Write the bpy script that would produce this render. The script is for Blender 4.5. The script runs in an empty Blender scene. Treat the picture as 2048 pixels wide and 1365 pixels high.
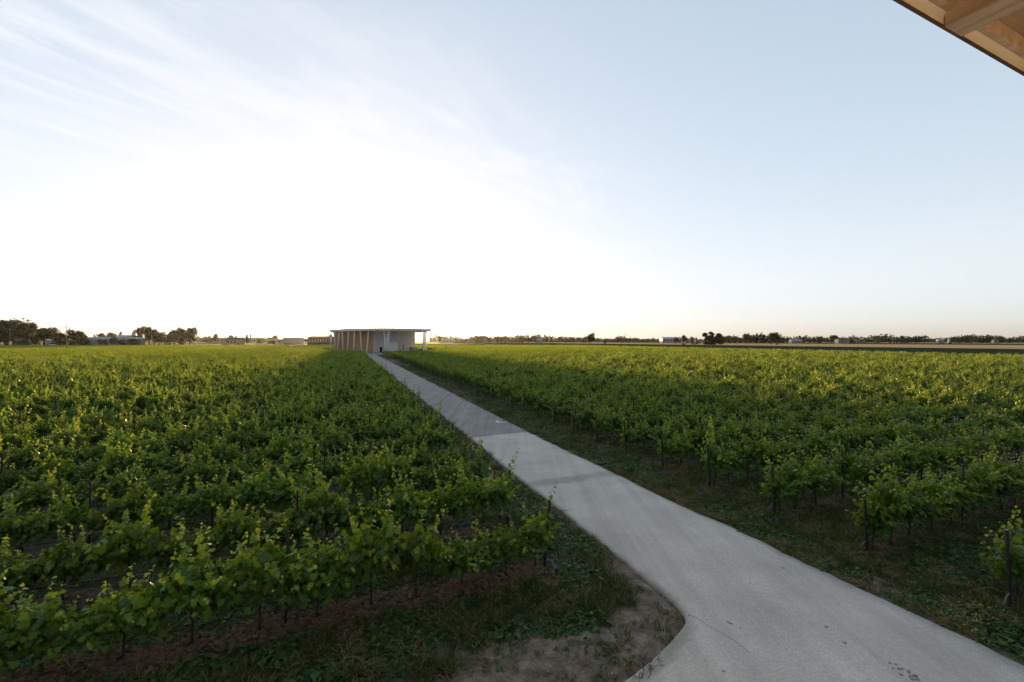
import bpy, math, random
import numpy as np
from mathutils import Vector
R = math.radians
sc = bpy.context.scene
COL = sc.collection

# ------------------------------------------------------------------ camera
H = 6.0                      # eye height above the ground
F = 16 / 36 * 2048           # focal length in photo pixels
cam = bpy.data.cameras.new('camera'); cam.sensor_width = 36; cam.lens = 16
cam.clip_start = 0.05; cam.clip_end = 30000
camo = bpy.data.objects.new('camera', cam); COL.objects.link(camo)
camo.location = (0, 0, H); camo.rotation_euler = (R(90), 0, 0)
sc.camera = camo

# ------------------------------------------------------------------ sky and sun
SUN_AZ, SUN_EL = R(-19.4), R(1.45)
world = bpy.data.worlds.new('World'); sc.world = world; world.use_nodes = True
wn, wl = world.node_tree.nodes, world.node_tree.links
bg = wn['Background']; bg.inputs['Strength'].default_value = 0.15
sky = wn.new('ShaderNodeTexSky'); sky.sky_type = 'NISHITA'; sky.sun_disc = False
sky.sun_elevation = SUN_EL; sky.sun_rotation = SUN_AZ
sky.air_density = 0.6; sky.ozone_density = 2.7; sky.dust_density = 1.5
hs = wn.new('ShaderNodeHueSaturation'); hs.inputs['Saturation'].default_value = 0.82; hs.inputs['Hue'].default_value = 0.488
veil = wn.new('ShaderNodeGamma'); veil.inputs['Gamma'].default_value = 0.41      # high thin veil evens out the sky
wl.new(sky.outputs[0], veil.inputs['Color']); wl.new(veil.outputs[0], hs.inputs['Color'])
# thin cirrus, laid out on a flat layer high above the place
tc = wn.new('ShaderNodeTexCoord'); sep = wn.new('ShaderNodeSeparateXYZ'); wl.new(tc.outputs['Generated'], sep.inputs[0])
def wmath(op, a, b=None, clamp=False):
    n = wn.new('ShaderNodeMath'); n.operation = op; n.use_clamp = clamp
    for i, v in enumerate((a, b)):
        if v is None: continue
        if isinstance(v, (int, float)): n.inputs[i].default_value = v
        else: wl.new(v, n.inputs[i])
    return n.outputs[0]
zc = wmath('MAXIMUM', sep.outputs[2], 0.03)
cx, cy = wmath('DIVIDE', sep.outputs[0], zc), wmath('DIVIDE', sep.outputs[1], zc)
ca, sa = 0.5, 0.866          # wind direction on the layer
along = wmath('ADD', wmath('MULTIPLY', cx, ca), wmath('MULTIPLY', cy, sa))
across = wmath('SUBTRACT', wmath('MULTIPLY', cx, sa), wmath('MULTIPLY', cy, ca))
def cloud_noise(fa, fc, det, dist, off):
    cb = wn.new('ShaderNodeCombineXYZ')
    wl.new(wmath('MULTIPLY', along, fa), cb.inputs[0]); wl.new(wmath('MULTIPLY', across, fc), cb.inputs[1]); cb.inputs[2].default_value = off
    nz = wn.new('ShaderNodeTexNoise'); nz.inputs['Scale'].default_value = 1; nz.inputs['Detail'].default_value = det
    nz.inputs['Roughness'].default_value = 0.62; nz.inputs['Distortion'].default_value = dist
    wl.new(cb.outputs[0], nz.inputs['Vector']); return nz.outputs['Fac']
streak = cloud_noise(0.75, 2.1, 10, 1.8, 3.1)
patch = cloud_noise(0.5, 0.55, 4, 0.3, 7.7)
def ss(v, lo, hi):
    n = wn.new('ShaderNodeMapRange'); n.interpolation_type = 'SMOOTHSTEP'
    n.inputs[1].default_value = lo; n.inputs[2].default_value = hi; wl.new(v, n.inputs[0]); return n.outputs[0]
bank = wmath('MULTIPLY', ss(across, -0.55, -1.5), ss(across, -4.6, -2.6))     # the cirrus bank crosses the sky in one band
cover = wmath('MULTIPLY', ss(streak, 0.36, 0.70), bank)
cover = wmath('MULTIPLY', cover, ss(patch, 0.30, 0.55))
cover = wmath('MULTIPLY', cover, ss(sep.outputs[2], 0.10, 0.30))
cover = wmath('MULTIPLY', cover, 0.62, True)
mixc = wn.new('ShaderNodeMix'); mixc.data_type = 'RGBA'
# even sheet of high milky veil: thin overhead, thick along a slanting line of sight
thick = wmath('SUBTRACT', 1.0, wmath('POWER', 2.718, wmath('DIVIDE', -0.10, wmath('MAXIMUM', sep.outputs[2], 0.02))))
thick = wmath('MULTIPLY', thick, wmath('ADD', 0.30, wmath('MULTIPLY', ss(sep.outputs[2], 0.0, 0.16), 0.60)))
mixv = wn.new('ShaderNodeMix'); mixv.data_type = 'RGBA'; wl.new(thick, mixv.inputs[0]); wl.new(hs.outputs[0], mixv.inputs[6]); mixv.inputs[7].default_value = (1.28, 1.19, 1.14, 1)
wl.new(cover, mixc.inputs[0]); wl.new(mixv.outputs[2], mixc.inputs[6]); mixc.inputs[7].default_value = (1.26, 1.27, 1.29, 1)
# the veil scatters forwards: the sky away from the low sun is dimmer
sunward = wmath('ADD', wmath('MULTIPLY', sep.outputs[0], math.sin(SUN_AZ)), wmath('MULTIPLY', sep.outputs[1], math.cos(SUN_AZ)))
phase = wmath('ADD', 0.42, wmath('MULTIPLY', ss(sunward, -0.85, 0.40), 0.58))
dim = wn.new('ShaderNodeVectorMath'); dim.operation = 'SCALE'; wl.new(mixc.outputs[2], dim.inputs[0]); wl.new(phase, dim.inputs['Scale'])
wl.new(dim.outputs[0], bg.inputs['Color'])

sun = bpy.data.lights.new('sun', 'SUN'); sun.energy = 2.5; sun.angle = R(3.0); sun.color = (1.0, 0.67, 0.27)
suno = bpy.data.objects.new('sun', sun); COL.objects.link(suno)
SUN_DIR = Vector((math.sin(SUN_AZ)*math.cos(SUN_EL), math.cos(SUN_AZ)*math.cos(SUN_EL), math.sin(SUN_EL)))
suno.rotation_euler = (-SUN_DIR).to_track_quat('-Z', 'Y').to_euler()
suno.location = (0, 0, 60)
vs = sc.view_settings
vs.view_transform = 'Standard'; vs.look = 'None'; vs.gamma = 1; vs.use_curve_mapping = False; vs.exposure = 2.46
HAZE = 0.000014
sc.cycles.max_bounces = 8; sc.cycles.volume_bounces = 0; sc.cycles.transparent_max_bounces = 8

# ------------------------------------------------------------------ helpers
rng = np.random.default_rng(11)
rnd = random.Random(5)
def gp(px, py, z=0.0):
    Y = (H - z) * F / (py - 682.5); return ((px - 1024) / F * Y, Y, z)
def at(px, Y, z=0.0): return ((px - 1024) / F * Y, Y, z)
def zat(py, Y): return H + (682.5 - py) / F * Y
def tag(o, label=None, cat=None, group=None, kind=None):
    for k, v in (('label', label), ('category', cat), ('group', group), ('kind', kind)):
        if v: o[k] = v
    return o
def empty(name, loc, rz=0):
    o = bpy.data.objects.new(name, None); COL.objects.link(o); o.location = loc; o.rotation_euler = (0, 0, rz)
    o.empty_display_size = 0.2; return o
def link(name, me, parent=None, loc=(0, 0, 0), rot=(0, 0, 0), scl=(1, 1, 1)):
    o = bpy.data.objects.new(name, me); COL.objects.link(o); o.parent = parent
    o.location = loc; o.rotation_euler = rot; o.scale = scl; return o
class MB:
    def __init__(s): s.v = []; s.f = []
    def add(s, vs_, fs):
        b = len(s.v); s.v += [tuple(p) for p in vs_]; s.f += [tuple(i + b for i in f) for f in fs]; return s
    def box(s, x0, x1, y0, y1, z0, z1):
        return s.add([(x0,y0,z0),(x1,y0,z0),(x1,y1,z0),(x0,y1,z0),(x0,y0,z1),(x1,y0,z1),(x1,y1,z1),(x0,y1,z1)],
                     [(0,3,2,1),(4,5,6,7),(0,1,5,4),(1,2,6,5),(2,3,7,6),(3,0,4,7)])
    def tube(s, pts, rad, n=6, cap=True):
        pts = [np.array(p, float) for p in pts]; m = len(pts)
        if not hasattr(rad, '__len__'): rad = [rad] * m
        vs_, fs = [], []
        for i, p in enumerate(pts):
            t = pts[min(i+1, m-1)] - pts[max(i-1, 0)]; t /= np.linalg.norm(t) + 1e-9
            a = np.cross(t, (0, 0, 1) if abs(t[2]) < .9 else (1, 0, 0)); a /= np.linalg.norm(a); b = np.cross(t, a)
            for j in range(n):
                w = 2 * math.pi * j / n; vs_.append(p + rad[i] * (math.cos(w) * a + math.sin(w) * b))
        for i in range(m - 1):
            for j in range(n):
                k = (j + 1) % n; fs.append((i*n+j, i*n+k, (i+1)*n+k, (i+1)*n+j))
        if cap: fs.append(tuple(range(n))[::-1]); fs.append(tuple((m-1)*n + j for j in range(n)))
        return s.add(vs_, fs)
    def prism(s, poly, z0, z1):
        n = len(poly)
        return s.add([(x, y, z0) for x, y in poly] + [(x, y, z1) for x, y in poly],
                     [tuple(range(n))[::-1], tuple(range(n, 2*n))] + [(i, (i+1) % n, (i+1) % n + n, i + n) for i in range(n)])
    def mesh(s, name, mat=None, smooth=False):
        me = bpy.data.meshes.new(name); me.from_pydata(s.v, [], s.f)
        if mat: me.materials.append(mat)
        if smooth: me.polygons.foreach_set('use_smooth', [True] * len(me.polygons))
        me.update(); return me
    def build(s, name, mat, parent=None, smooth=False, **k): return link(name, s.mesh(name, mat, smooth), parent, **k)
def np_mesh(name, V, tris, mat, attrs=None, smooth=False):
    """fast mesh from arrays; tris (n, k) index array; attrs = {name: per-vertex float array}"""
    me = bpy.data.meshes.new(name); V = np.asarray(V, np.float32); tris = np.asarray(tris, np.int32); k = tris.shape[1]
    me.vertices.add(len(V)); me.vertices.foreach_set('co', V.ravel())
    me.loops.add(tris.size); me.loops.foreach_set('vertex_index', tris.ravel())
    me.polygons.add(len(tris)); me.polygons.foreach_set('loop_start', np.arange(0, tris.size, k, dtype=np.int32))
    if smooth: me.polygons.foreach_set('use_smooth', np.ones(len(tris), bool))
    for n, a in (attrs or {}).items():
        at_ = me.attributes.new(n, 'FLOAT', 'POINT'); at_.data.foreach_set('value', np.asarray(a, np.float32))
    me.materials.append(mat); me.update(calc_edges=True); me.validate(); return me
def ordinal(i):
    w = 'first second third fourth fifth sixth seventh eighth ninth tenth eleventh twelfth thirteenth fourteenth fifteenth sixteenth seventeenth eighteenth nineteenth twentieth'.split()
    if i <= 20: return w[i-1]
    return f"{i}{'st' if i % 10 == 1 else 'nd' if i % 10 == 2 else 'rd' if i % 10 == 3 else 'th'}"
# value noise
_T = np.random.default_rng(3).random((256, 256))
def vn(x, y, s=0):
    x = np.asarray(x, float) + s * 17.3; y = np.asarray(y, float) + s * 41.7
    xi, yi = np.floor(x).astype(int), np.floor(y).astype(int); fx, fy = x - xi, y - yi
    fx, fy = fx*fx*(3-2*fx), fy*fy*(3-2*fy)
    g = lambda i, j: _T[(xi+i) & 255, (yi+j) & 255]
    return (g(0,0)*(1-fx)+g(1,0)*fx)*(1-fy) + (g(0,1)*(1-fx)+g(1,1)*fx)*fy
def fbm(x, y, o=4, s=0):
    v = 0; a = .5
    for i in range(o): v = v + a * vn(x * 2**i, y * 2**i, s + i); a *= .5
    return v / (1 - .5**o)
def sst(v, a, b):
    t = np.clip((np.asarray(v, float) - a) / (b - a), 0, 1); return t*t*(3-2*t)

# ------------------------------------------------------------------ materials
def mat(name, col, rough=.7, var=.25, scale=4, bump=0, bscale=None, metal=0, spec=None, col2=None, obj=False):
    m = bpy.data.materials.new(name); m.use_nodes = True; N, L = m.node_tree.nodes, m.node_tree.links
    p = N['Principled BSDF']; p.inputs['Roughness'].default_value = rough; p.inputs['Metallic'].default_value = metal
    if spec is not None: p.inputs['Specular IOR Level'].default_value = spec
    tcn = N.new('ShaderNodeTexCoord'); nz = N.new('ShaderNodeTexNoise'); nz.inputs['Scale'].default_value = scale; nz.inputs['Detail'].default_value = 6
    L.new(tcn.outputs['Object'], nz.inputs['Vector'])
    rp = N.new('ShaderNodeValToRGB'); L.new(nz.outputs['Fac'], rp.inputs[0])
    c2 = col2 or tuple(c * (1 - var) for c in col); c1 = col if col2 else tuple(min(1, c * (1 + var * .6)) for c in col)
    rp.color_ramp.elements[0].position = .3; rp.color_ramp.elements[1].position = .7
    rp.color_ramp.elements[0].color = (*c2, 1); rp.color_ramp.elements[1].color = (*c1, 1)
    L.new(rp.outputs[0], p.inputs['Base Color'])
    if bump:
        nb = N.new('ShaderNodeTexNoise'); nb.inputs['Scale'].default_value = bscale or scale * 6; nb.inputs['Detail'].default_value = 5
        L.new(tcn.outputs['Object'], nb.inputs['Vector']); b = N.new('ShaderNodeBump'); b.inputs['Strength'].default_value = bump; b.inputs['Distance'].default_value = .02
        L.new(nb.outputs['Fac'], b.inputs['Height']); L.new(b.outputs[0], p.inputs['Normal'])
    return m
def leaf_mat(name, dark, mid, young, trans, tfac, rough=.45, spec=.4, vary=False):
    m = bpy.data.materials.new(name); m.use_nodes = True; N, L = m.node_tree.nodes, m.node_tree.links
    p = N['Principled BSDF']; p.inputs['Roughness'].default_value = rough; p.inputs['Specular IOR Level'].default_value = spec
    a = N.new('ShaderNodeAttribute'); a.attribute_name = 'tint'
    rp = N.new('ShaderNodeValToRGB'); e = rp.color_ramp.elements
    e[0].position = 0; e[0].color = (*dark, 1); e[1].position = 1; e[1].color = (*young, 1)
    x = e.new(.55); x.color = (*mid, 1)
    L.new(a.outputs['Fac'], rp.inputs[0]); L.new(rp.outputs[0], p.inputs['Base Color'])
    if vary:                        # every vine its own shade of green
        oi = N.new('ShaderNodeObjectInfo'); hv = N.new('ShaderNodeHueSaturation'); L.new(rp.outputs[0], hv.inputs['Color'])
        for sk, lo, hi in (('Value', .72, 1.3), ('Hue', .488, .508)):
            mr = N.new('ShaderNodeMapRange'); mr.inputs[3].default_value = lo; mr.inputs[4].default_value = hi; L.new(oi.outputs['Random'], mr.inputs[0]); L.new(mr.outputs[0], hv.inputs[sk])
        L.new(hv.outputs[0], p.inputs['Base Color'])
    t = N.new('ShaderNodeBsdfTranslucent'); mx = N.new('ShaderNodeMixShader'); mx.inputs[0].default_value = tfac
    mc = N.new('ShaderNodeMix'); mc.data_type = 'RGBA'; mc.blend_type = 'MIX'; mc.inputs[0].default_value = .55
    L.new(rp.outputs[0], mc.inputs[6]); mc.inputs[7].default_value = (*trans, 1); L.new(mc.outputs[2], t.inputs['Color'])
    L.new(p.outputs[0], mx.inputs[1]); L.new(t.outputs[0], mx.inputs[2]); L.new(mx.outputs[0], N['Material Output'].inputs['Surface'])
    return m
M = {}
M['vine'] = leaf_mat('vine_leaf', (.022,.064,.008), (.105,.225,.018), (.52,.50,.07), (.40,.48,.02), .42, .40, .45, True)
M['tree'] = leaf_mat('tree_leaf', (.016,.03,.010), (.026,.045,.014), (.045,.065,.02), (.05,.07,.015), .2, .6, .2)
M['far_tree'] = leaf_mat('far_tree_leaf', (.022,.034,.018), (.03,.044,.022), (.045,.056,.03), (.07,.08,.03), .2, .7, .1)
M['grass'] = leaf_mat('grass_blade', (.026,.055,.011), (.058,.105,.02), (.22,.20,.08), (.14,.2,.04), .3, .5, .3)
M['weed'] = leaf_mat('weed_leaf', (.024,.06,.012), (.05,.11,.02), (.12,.18,.03), (.15,.25,.04), .3, .5, .35)
M['straw'] = leaf_mat('dry_straw', (.24,.165,.09), (.36,.25,.14), (.50,.38,.24), (.3,.2,.1), .2, .7, .2)
M['cane'] = mat('vine_cane', (.13,.12,.04), .6, .4, 20)
M['bark'] = mat('vine_bark', (.055,.038,.026), .9, .5, 30, .8)
M['post'] = mat('post_wood', (.028,.020,.017), .85, .5, 18, .8)
M['cut'] = mat('post_cut_end', (.42,.34,.27), .8, .3, 30)
M['wire'] = mat('steel_wire', (.25,.25,.26), .4, .2, 20, metal=.8)
M['hose'] = mat('black_hose', (.014,.014,.015), .45, .3, 10)
M['grey_tube'] = mat('grey_tube', (.13,.13,.15), .5, .3, 14)
M['teal'] = mat('teal_plastic', (.02,.10,.12), .4, .6, 12, .3)
M['soil'] = mat('clod_soil', (.17,.12,.085), .95, .4, 9, .9, 40)
M['stone'] = mat('gravel', (.30,.27,.24), .9, .4, 12, .5)
M['white'] = mat('white_paint', (.86,.85,.84), .5, .08, 3)
M['panel'] = mat('lilac_grey_panel', (.66,.60,.61), .55, .10, .6)
M['glowclad'] = mat('glow_tinted_cladding', (.50,.28,.13), .7, .25, 1.2)  # brown boards, with the golden glow of the sun flare put into the colour
M['glass'] = mat('dark_glass', (.02,.02,.025), .1, .1, 1)
M['wheat'] = mat('ripe_wheat', (.66,.40,.20), 1, .15, .03, spec=0)
M['crop'] = mat('green_crop', (.038,.056,.030), 1, .25, .04, spec=0)
M['crop2'] = mat('mid_green_crop', (.045,.08,.022), 1, .25, .03, spec=0)
M['pale'] = mat('pale_track', (.42,.37,.31), .9, .15, .05)
M['roof_red'] = mat('tile_roof', (.17,.085,.06), .85, .3, .8)
M['roof_dark'] = mat('dark_roof', (.06,.045,.045), .8, .3, .8)
M['roof_blue'] = mat('pale_metal_roof', (.33,.37,.43), .5, .1, .4)
M['plaster'] = mat('white_plaster', (.40,.385,.37), .85, .1, .5)
M['beige'] = mat('beige_plaster', (.30,.24,.20), .9, .2, .5)
M['ochre'] = mat('ochre_plaster', (.34,.26,.12), .9, .2, .5)
M['brown'] = mat('brown_boards', (.14,.075,.05), .9, .25, .5)
M['steel'] = mat('galvanised_steel', (.25,.25,.27), .5, .15, 2, metal=.5)
M['concrete_pole'] = mat('pole_concrete', (.33,.29,.29), .8, .2, 2)
M['red'] = mat('red_paint', (.35,.03,.02), .4, .1, 2)
M['black'] = mat('black_rubber', (.012,.012,.012), .8, .2, 3)
M['yellow'] = mat('yellow_paint', (.6,.34,.02), .5, .1, 2)
M['flower'] = mat('yellow_petal', (.6,.45,.02), .6, .1, 2)
M['silver'] = mat('silver_paint', (.45,.46,.5), .3, .05, 1, metal=.3)

# ------------------------------------------------------------------ layout of the vineyard
D = np.array((-.337, .9415)); Rw = np.array((.919, .395)); STEP = 2.98      # along the road / along the rows
L0 = np.array((.85, 11.95)); R0 = np.array((11.09, 10.13))                 # end posts of the nearest rows
ROT = math.atan2(Rw[1], Rw[0])
_inv = np.linalg.inv(np.column_stack((D, Rw)))
def row_coords(x, y, o):
    dx, dy = np.asarray(x) - o[0], np.asarray(y) - o[1]
    return _inv[0,0]*dx + _inv[0,1]*dy, _inv[1,0]*dx + _inv[1,1]*dy
# road edges (from far to near)
EDGE_L = [(-1.16 + .337/.9415*-176, 200.05), (-1.16, 24.05), (.40, 19.6), (1.31, 17.28), (2.55, 13.83), (3.18, 12.05), (3.53, 11.05), (3.75, 10.28), (3.78, 9.86), (3.585, 9.43), (3.115, 8.81), (2.36, 8.13), (1.0, 7.2), (-1.5, 6.0), (-6, 4.0), (-12, 1.2)]
EDGE_R = [(1.13 + .337/.9415*-170.3, 200.05), (1.13, 29.77), (2.82, 25.16), (4.62, 20.56), (6.09, 16.5), (7.18, 14.35), (8.0, 11.82), (8.59, 10.63), (8.9, 9.67), (9.26, 8.97), (9.38, 8.34), (10.2, 6.5), (11.0, 4.5), (12, 1.5)]
def chaikin(p, it=2):
    for _ in range(it):
        q = [p[0]]
        for a, b in zip(p[:-1], p[1:]): q += [tuple(.75*np.array(a) + .25*np.array(b)), tuple(.25*np.array(a) + .75*np.array(b))]
        p = q + [p[-1]]
    return p
EDGE_L = EDGE_L[:2] + chaikin(EDGE_L[2:]); EDGE_R = EDGE_R[:3] + chaikin(EDGE_R[3:])
def resample(pts, step):
    out = [np.array(pts[0], float)]
    for a, b in zip(pts[:-1], pts[1:]):
        a, b = np.array(a, float), np.array(b, float); n = max(1, int(np.linalg.norm(b-a) / step))
        out += [a + (b-a) * (i+1) / n for i in range(n)]
    return np.array(out)
def inside(poly, x, y):
    x = np.asarray(x, float); y = np.asarray(y, float); c = np.zeros(x.shape, bool); n = len(poly)
    for i in range(n):
        (x1, y1), (x2, y2) = poly[i], poly[i-1]
        hit = ((y1 > y) != (y2 > y)) & (x < (x2-x1) * (y-y1) / (y2-y1 + 1e-12) + x1); c ^= hit
    return c
ROADPOLY = [tuple(p) for p in EDGE_L] + [tuple(p) for p in EDGE_R[::-1]]
_segs = [(np.array(a), np.array(b)) for E_ in (EDGE_L, EDGE_R) for a, b in zip(E_[:-1], E_[1:])]
def edge_dist(x, y):
    x = np.asarray(x, float); y = np.asarray(y, float); best = np.full(x.shape, 1e9)
    for a, b in _segs:
        ab = b - a; t = np.clip(((x-a[0])*ab[0] + (y-a[1])*ab[1]) / (ab @ ab), 0, 1)
        best = np.minimum(best, np.hypot(x - a[0] - t*ab[0], y - a[1] - t*ab[1]))
    return best
def covers(x, y):
    """(soil under the vines, pale bare clay, signed distance to the road: negative inside)"""
    al, bl = row_coords(x, y, L0); ar, br = row_coords(x, y, R0)
    n1 = fbm(x*1.3, y*1.3, 4, 5) - .5; n2 = fbm(x*.5, y*.5, 3, 9) - .5
    def strip(a, b, sgn):
        k = np.round(a / STEP); dd = np.abs(a - k*STEP)
        return sst(dd + n1*.45, .62, .34) * sst(sgn*b + n1*.5, -.15, .25) * (k >= 0)
    soil = np.maximum(strip(al, -bl, 1), strip(ar, br, 1) * .75)
    e = edge_dist(x, y); e = np.where(inside(ROADPOLY, x, y), -e, e)
    clay = sst(al + n1*1.3 + n2*.8, -2.15, -2.6) * (np.asarray(x) < 4.2)
    tip = sst(e + n1*.9, .95, .35) * sst(al, .6, -.8) * (np.asarray(x) < 4.2)
    rim = sst(e + n1*.35, .22, .04) * .8
    shoulder = sst(np.hypot(x - 8.95, (y - 11.0)*.8) + n1*1.4, .75, .35) * .8
    clay = np.clip(np.maximum(np.maximum(clay, tip), np.maximum(rim, shoulder)), 0, 1)
    return soil, clay, e
def ground_z(x, y):
    soil, clay, e = covers(x, y)
    x = np.asarray(x, float); y = np.asarray(y, float)
    z = .05 * (fbm(x*.8, y*.8, 4, 2) - .5) + .02 * (fbm(x*5, y*5, 2, 4) - .5)
    z = z + soil * (.05 + .12 * (fbm(x*4.5, y*4.5, 3, 12) - .45))
    z = z * sst(e, .0, .5)
    z = np.where(e < .12, -.03 - .04 * sst(-e, -.12, .05), z)
    near = sst(np.maximum(np.abs(x - 4) - 20, y - 36), 6, 0)
    return z * near + np.where(e < .12, 0, -.0) - .02 * (1 - near) * (e < 1)

# ------------------------------------------------------------------ ground
def ground_material():
    m = bpy.data.materials.new('field_ground'); m.use_nodes = True; N, L = m.node_tree.nodes, m.node_tree.links
    p = N['Principled BSDF']; p.inputs['Roughness'].default_value = .95; p.inputs['Specular IOR Level'].default_value = .15
    tcn = N.new('ShaderNodeTexCoord')
    def noise(s, d=6):
        n = N.new('ShaderNodeTexNoise'); n.inputs['Scale'].default_value = s; n.inputs['Detail'].default_value = d; L.new(tcn.outputs['Object'], n.inputs['Vector']); return n.outputs['Fac']
    def ramp(f, c0, c1, a=.35, b=.65):
        r = N.new('ShaderNodeValToRGB'); r.color_ramp.elements[0].position = a; r.color_ramp.elements[1].position = b
        r.color_ramp.elements[0].color = (*c0, 1); r.color_ramp.elements[1].color = (*c1, 1); L.new(f, r.inputs[0]); return r.outputs[0]
    def mix(f, a, b):
        n = N.new('ShaderNodeMix'); n.data_type = 'RGBA'; L.new(f, n.inputs[0]); L.new(a, n.inputs[6]); L.new(b, n.inputs[7]); return n.outputs[2]
    turf = ramp(noise(2.2), (.028,.034,.015), (.065,.056,.033))
    soil = ramp(noise(7), (.06,.043,.03), (.145,.104,.075))
    clay = ramp(noise(3.0, 8), (.125,.098,.075), (.265,.215,.17))
    vor = N.new('ShaderNodeTexVoronoi'); vor.feature = 'DISTANCE_TO_EDGE'; vor.inputs['Scale'].default_value = 5.5
    wv = N.new('ShaderNodeMix'); wv.data_type = 'VECTOR'; wv.inputs[0].default_value = .12
    nzc = N.new('ShaderNodeTexNoise'); nzc.inputs['Scale'].default_value = 3; L.new(tcn.outputs['Object'], nzc.inputs['Vector'])
    L.new(tcn.outputs['Object'], wv.inputs[4]); L.new(nzc.outputs['Color'], wv.inputs[5]); L.new(wv.outputs[1], vor.inputs['Vector'])
    crack = N.new('ShaderNodeMapRange'); crack.inputs[1].default_value = 0; crack.inputs[2].default_value = .035; crack.inputs[3].default_value = .45; L.new(vor.outputs['Distance'], crack.inputs[0])
    cm = N.new('ShaderNodeMix'); cm.data_type = 'RGBA'; cm.blend_type = 'MULTIPLY'; cm.inputs[0].default_value = .7; L.new(clay, cm.inputs[6]); L.new(crack.outputs[0], cm.inputs[7])
    a1 = N.new('ShaderNodeAttribute'); a1.attribute_name = 'soil'; a2 = N.new('ShaderNodeAttribute'); a2.attribute_name = 'clay'
    c = mix(a2.outputs['Fac'], mix(a1.outputs['Fac'], turf, soil), cm.outputs[2]); L.new(c, p.inputs['Base Color'])
    b = N.new('ShaderNodeBump'); b.inputs['Strength'].default_value = .6; b.inputs['Distance'].default_value = .03
    mm = N.new('ShaderNodeMath'); mm.operation = 'ADD'; L.new(noise(28, 8), mm.inputs[0]); L.new(crack.outputs[0], mm.inputs[1])
    L.new(mm.outputs[0], b.inputs['Height']); L.new(b.outputs[0], p.inputs['Normal'])
    return m
def axis(lo, hi, st, far):
    fine = np.arange(lo, hi + 1e-6, st); s = st * 2; a, b = [lo], [hi]
    while a[-1] > -far: a.append(a[-1] - s); s *= 1.35
    s = st * 2
    while b[-1] < far: b.append(b[-1] + s); s *= 1.35
    return np.concatenate((a[:0:-1], fine, b[1:]))
gx, gy = axis(-14, 19, .085, 5000), axis(5.5, 27, .085, 5000)
GX, GY = np.meshgrid(gx, gy); GXf, GYf = GX.ravel(), GY.ravel()
soil_, clay_, e_ = covers(GXf, GYf)
GZ = ground_z(GXf, GYf); far_ = (np.abs(GXf) > 60) | (GYf > 80) | (GYf < -5)
GZ = np.where(far_, np.minimum(GZ, -.02), GZ)
nx, ny = len(gx), len(gy)
ii = (np.arange(ny-1)[:, None] * nx + np.arange(nx-1)[None, :]).ravel()
me = np_mesh('ground', np.column_stack((GXf, GYf, GZ)), np.column_stack((ii, ii+1, ii+nx+1, ii+nx)), ground_material(), {'soil': soil_, 'clay': clay_}, True)
ground = tag(link('ground', me), 'grassy field ground with bare clay and tilled soil strips', None, kind='structure')

# ------------------------------------------------------------------ road
def road_material(name, base, dark, tracks):
    m = bpy.data.materials.new(name); m.use_nodes = True; N, L = m.node_tree.nodes, m.node_tree.links
    p = N['Principled BSDF']; p.inputs['Roughness'].default_value = .85; p.inputs['Specular IOR Level'].default_value = .3
    tcn = N.new('ShaderNodeTexCoord')
    def noise(s, d=5, v=None):
        n = N.new('ShaderNodeTexNoise'); n.inputs['Scale'].default_value = s; n.inputs['Detail'].default_value = d; L.new(v or tcn.outputs['Object'], n.inputs['Vector']); return n.outputs['Fac']
    def rng_(f, a, b, lo, hi):
        r = N.new('ShaderNodeMapRange'); L.new(f, r.inputs[0])
        for i, v in enumerate((a, b, lo, hi)): r.inputs[i+1].default_value = v
        return r.outputs[0]
    def mul(a, b):
        n = N.new('ShaderNodeMath'); n.operation = 'MULTIPLY'; L.new(a, n.inputs[0]); L.new(b, n.inputs[1]); return n.outputs[0]
    speck = rng_(noise(60, 3), .35, .65, .80, 1.18)
    fine = rng_(noise(16, 3), .3, .7, .92, 1.08)
    blotch = rng_(noise(.55, 6), .3, .7, .86, 1.10)
    mp = N.new('ShaderNodeMapping'); mp.inputs['Rotation'].default_value = (0, 0, R(-19.7)); mp.inputs['Scale'].default_value = (1.6, .05, 1)
    L.new(tcn.outputs['Object'], mp.inputs['Vector'])
    streak_ = rng_(noise(1.6, 4, mp.outputs[0]), .35, .65, 1 - tracks, 1.04)
    f = mul(mul(speck, fine), mul(blotch, streak_))
    c = N.new('ShaderNodeMix'); c.data_type = 'RGBA'; c.blend_type = 'MULTIPLY'; c.inputs[0].default_value = 1; c.inputs[6].default_value = (*base, 1); L.new(f, c.inputs[7])
    a = N.new('ShaderNodeAttribute'); a.attribute_name = 'stain'
    s = N.new('ShaderNodeMix'); s.data_type = 'RGBA'; L.new(a.outputs['Fac'], s.inputs[0]); L.new(c.outputs[2], s.inputs[6]); s.inputs[7].default_value = (*dark, 1)
    L.new(s.outputs[2], p.inputs['Base Color'])
    b = N.new('ShaderNodeBump'); b.inputs['Strength'].default_value = .35; b.inputs['Distance'].default_value = .006; L.new(noise(90, 3), b.inputs['Height']); L.new(b.outputs[0], p.inputs['Normal'])
    return m
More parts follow.
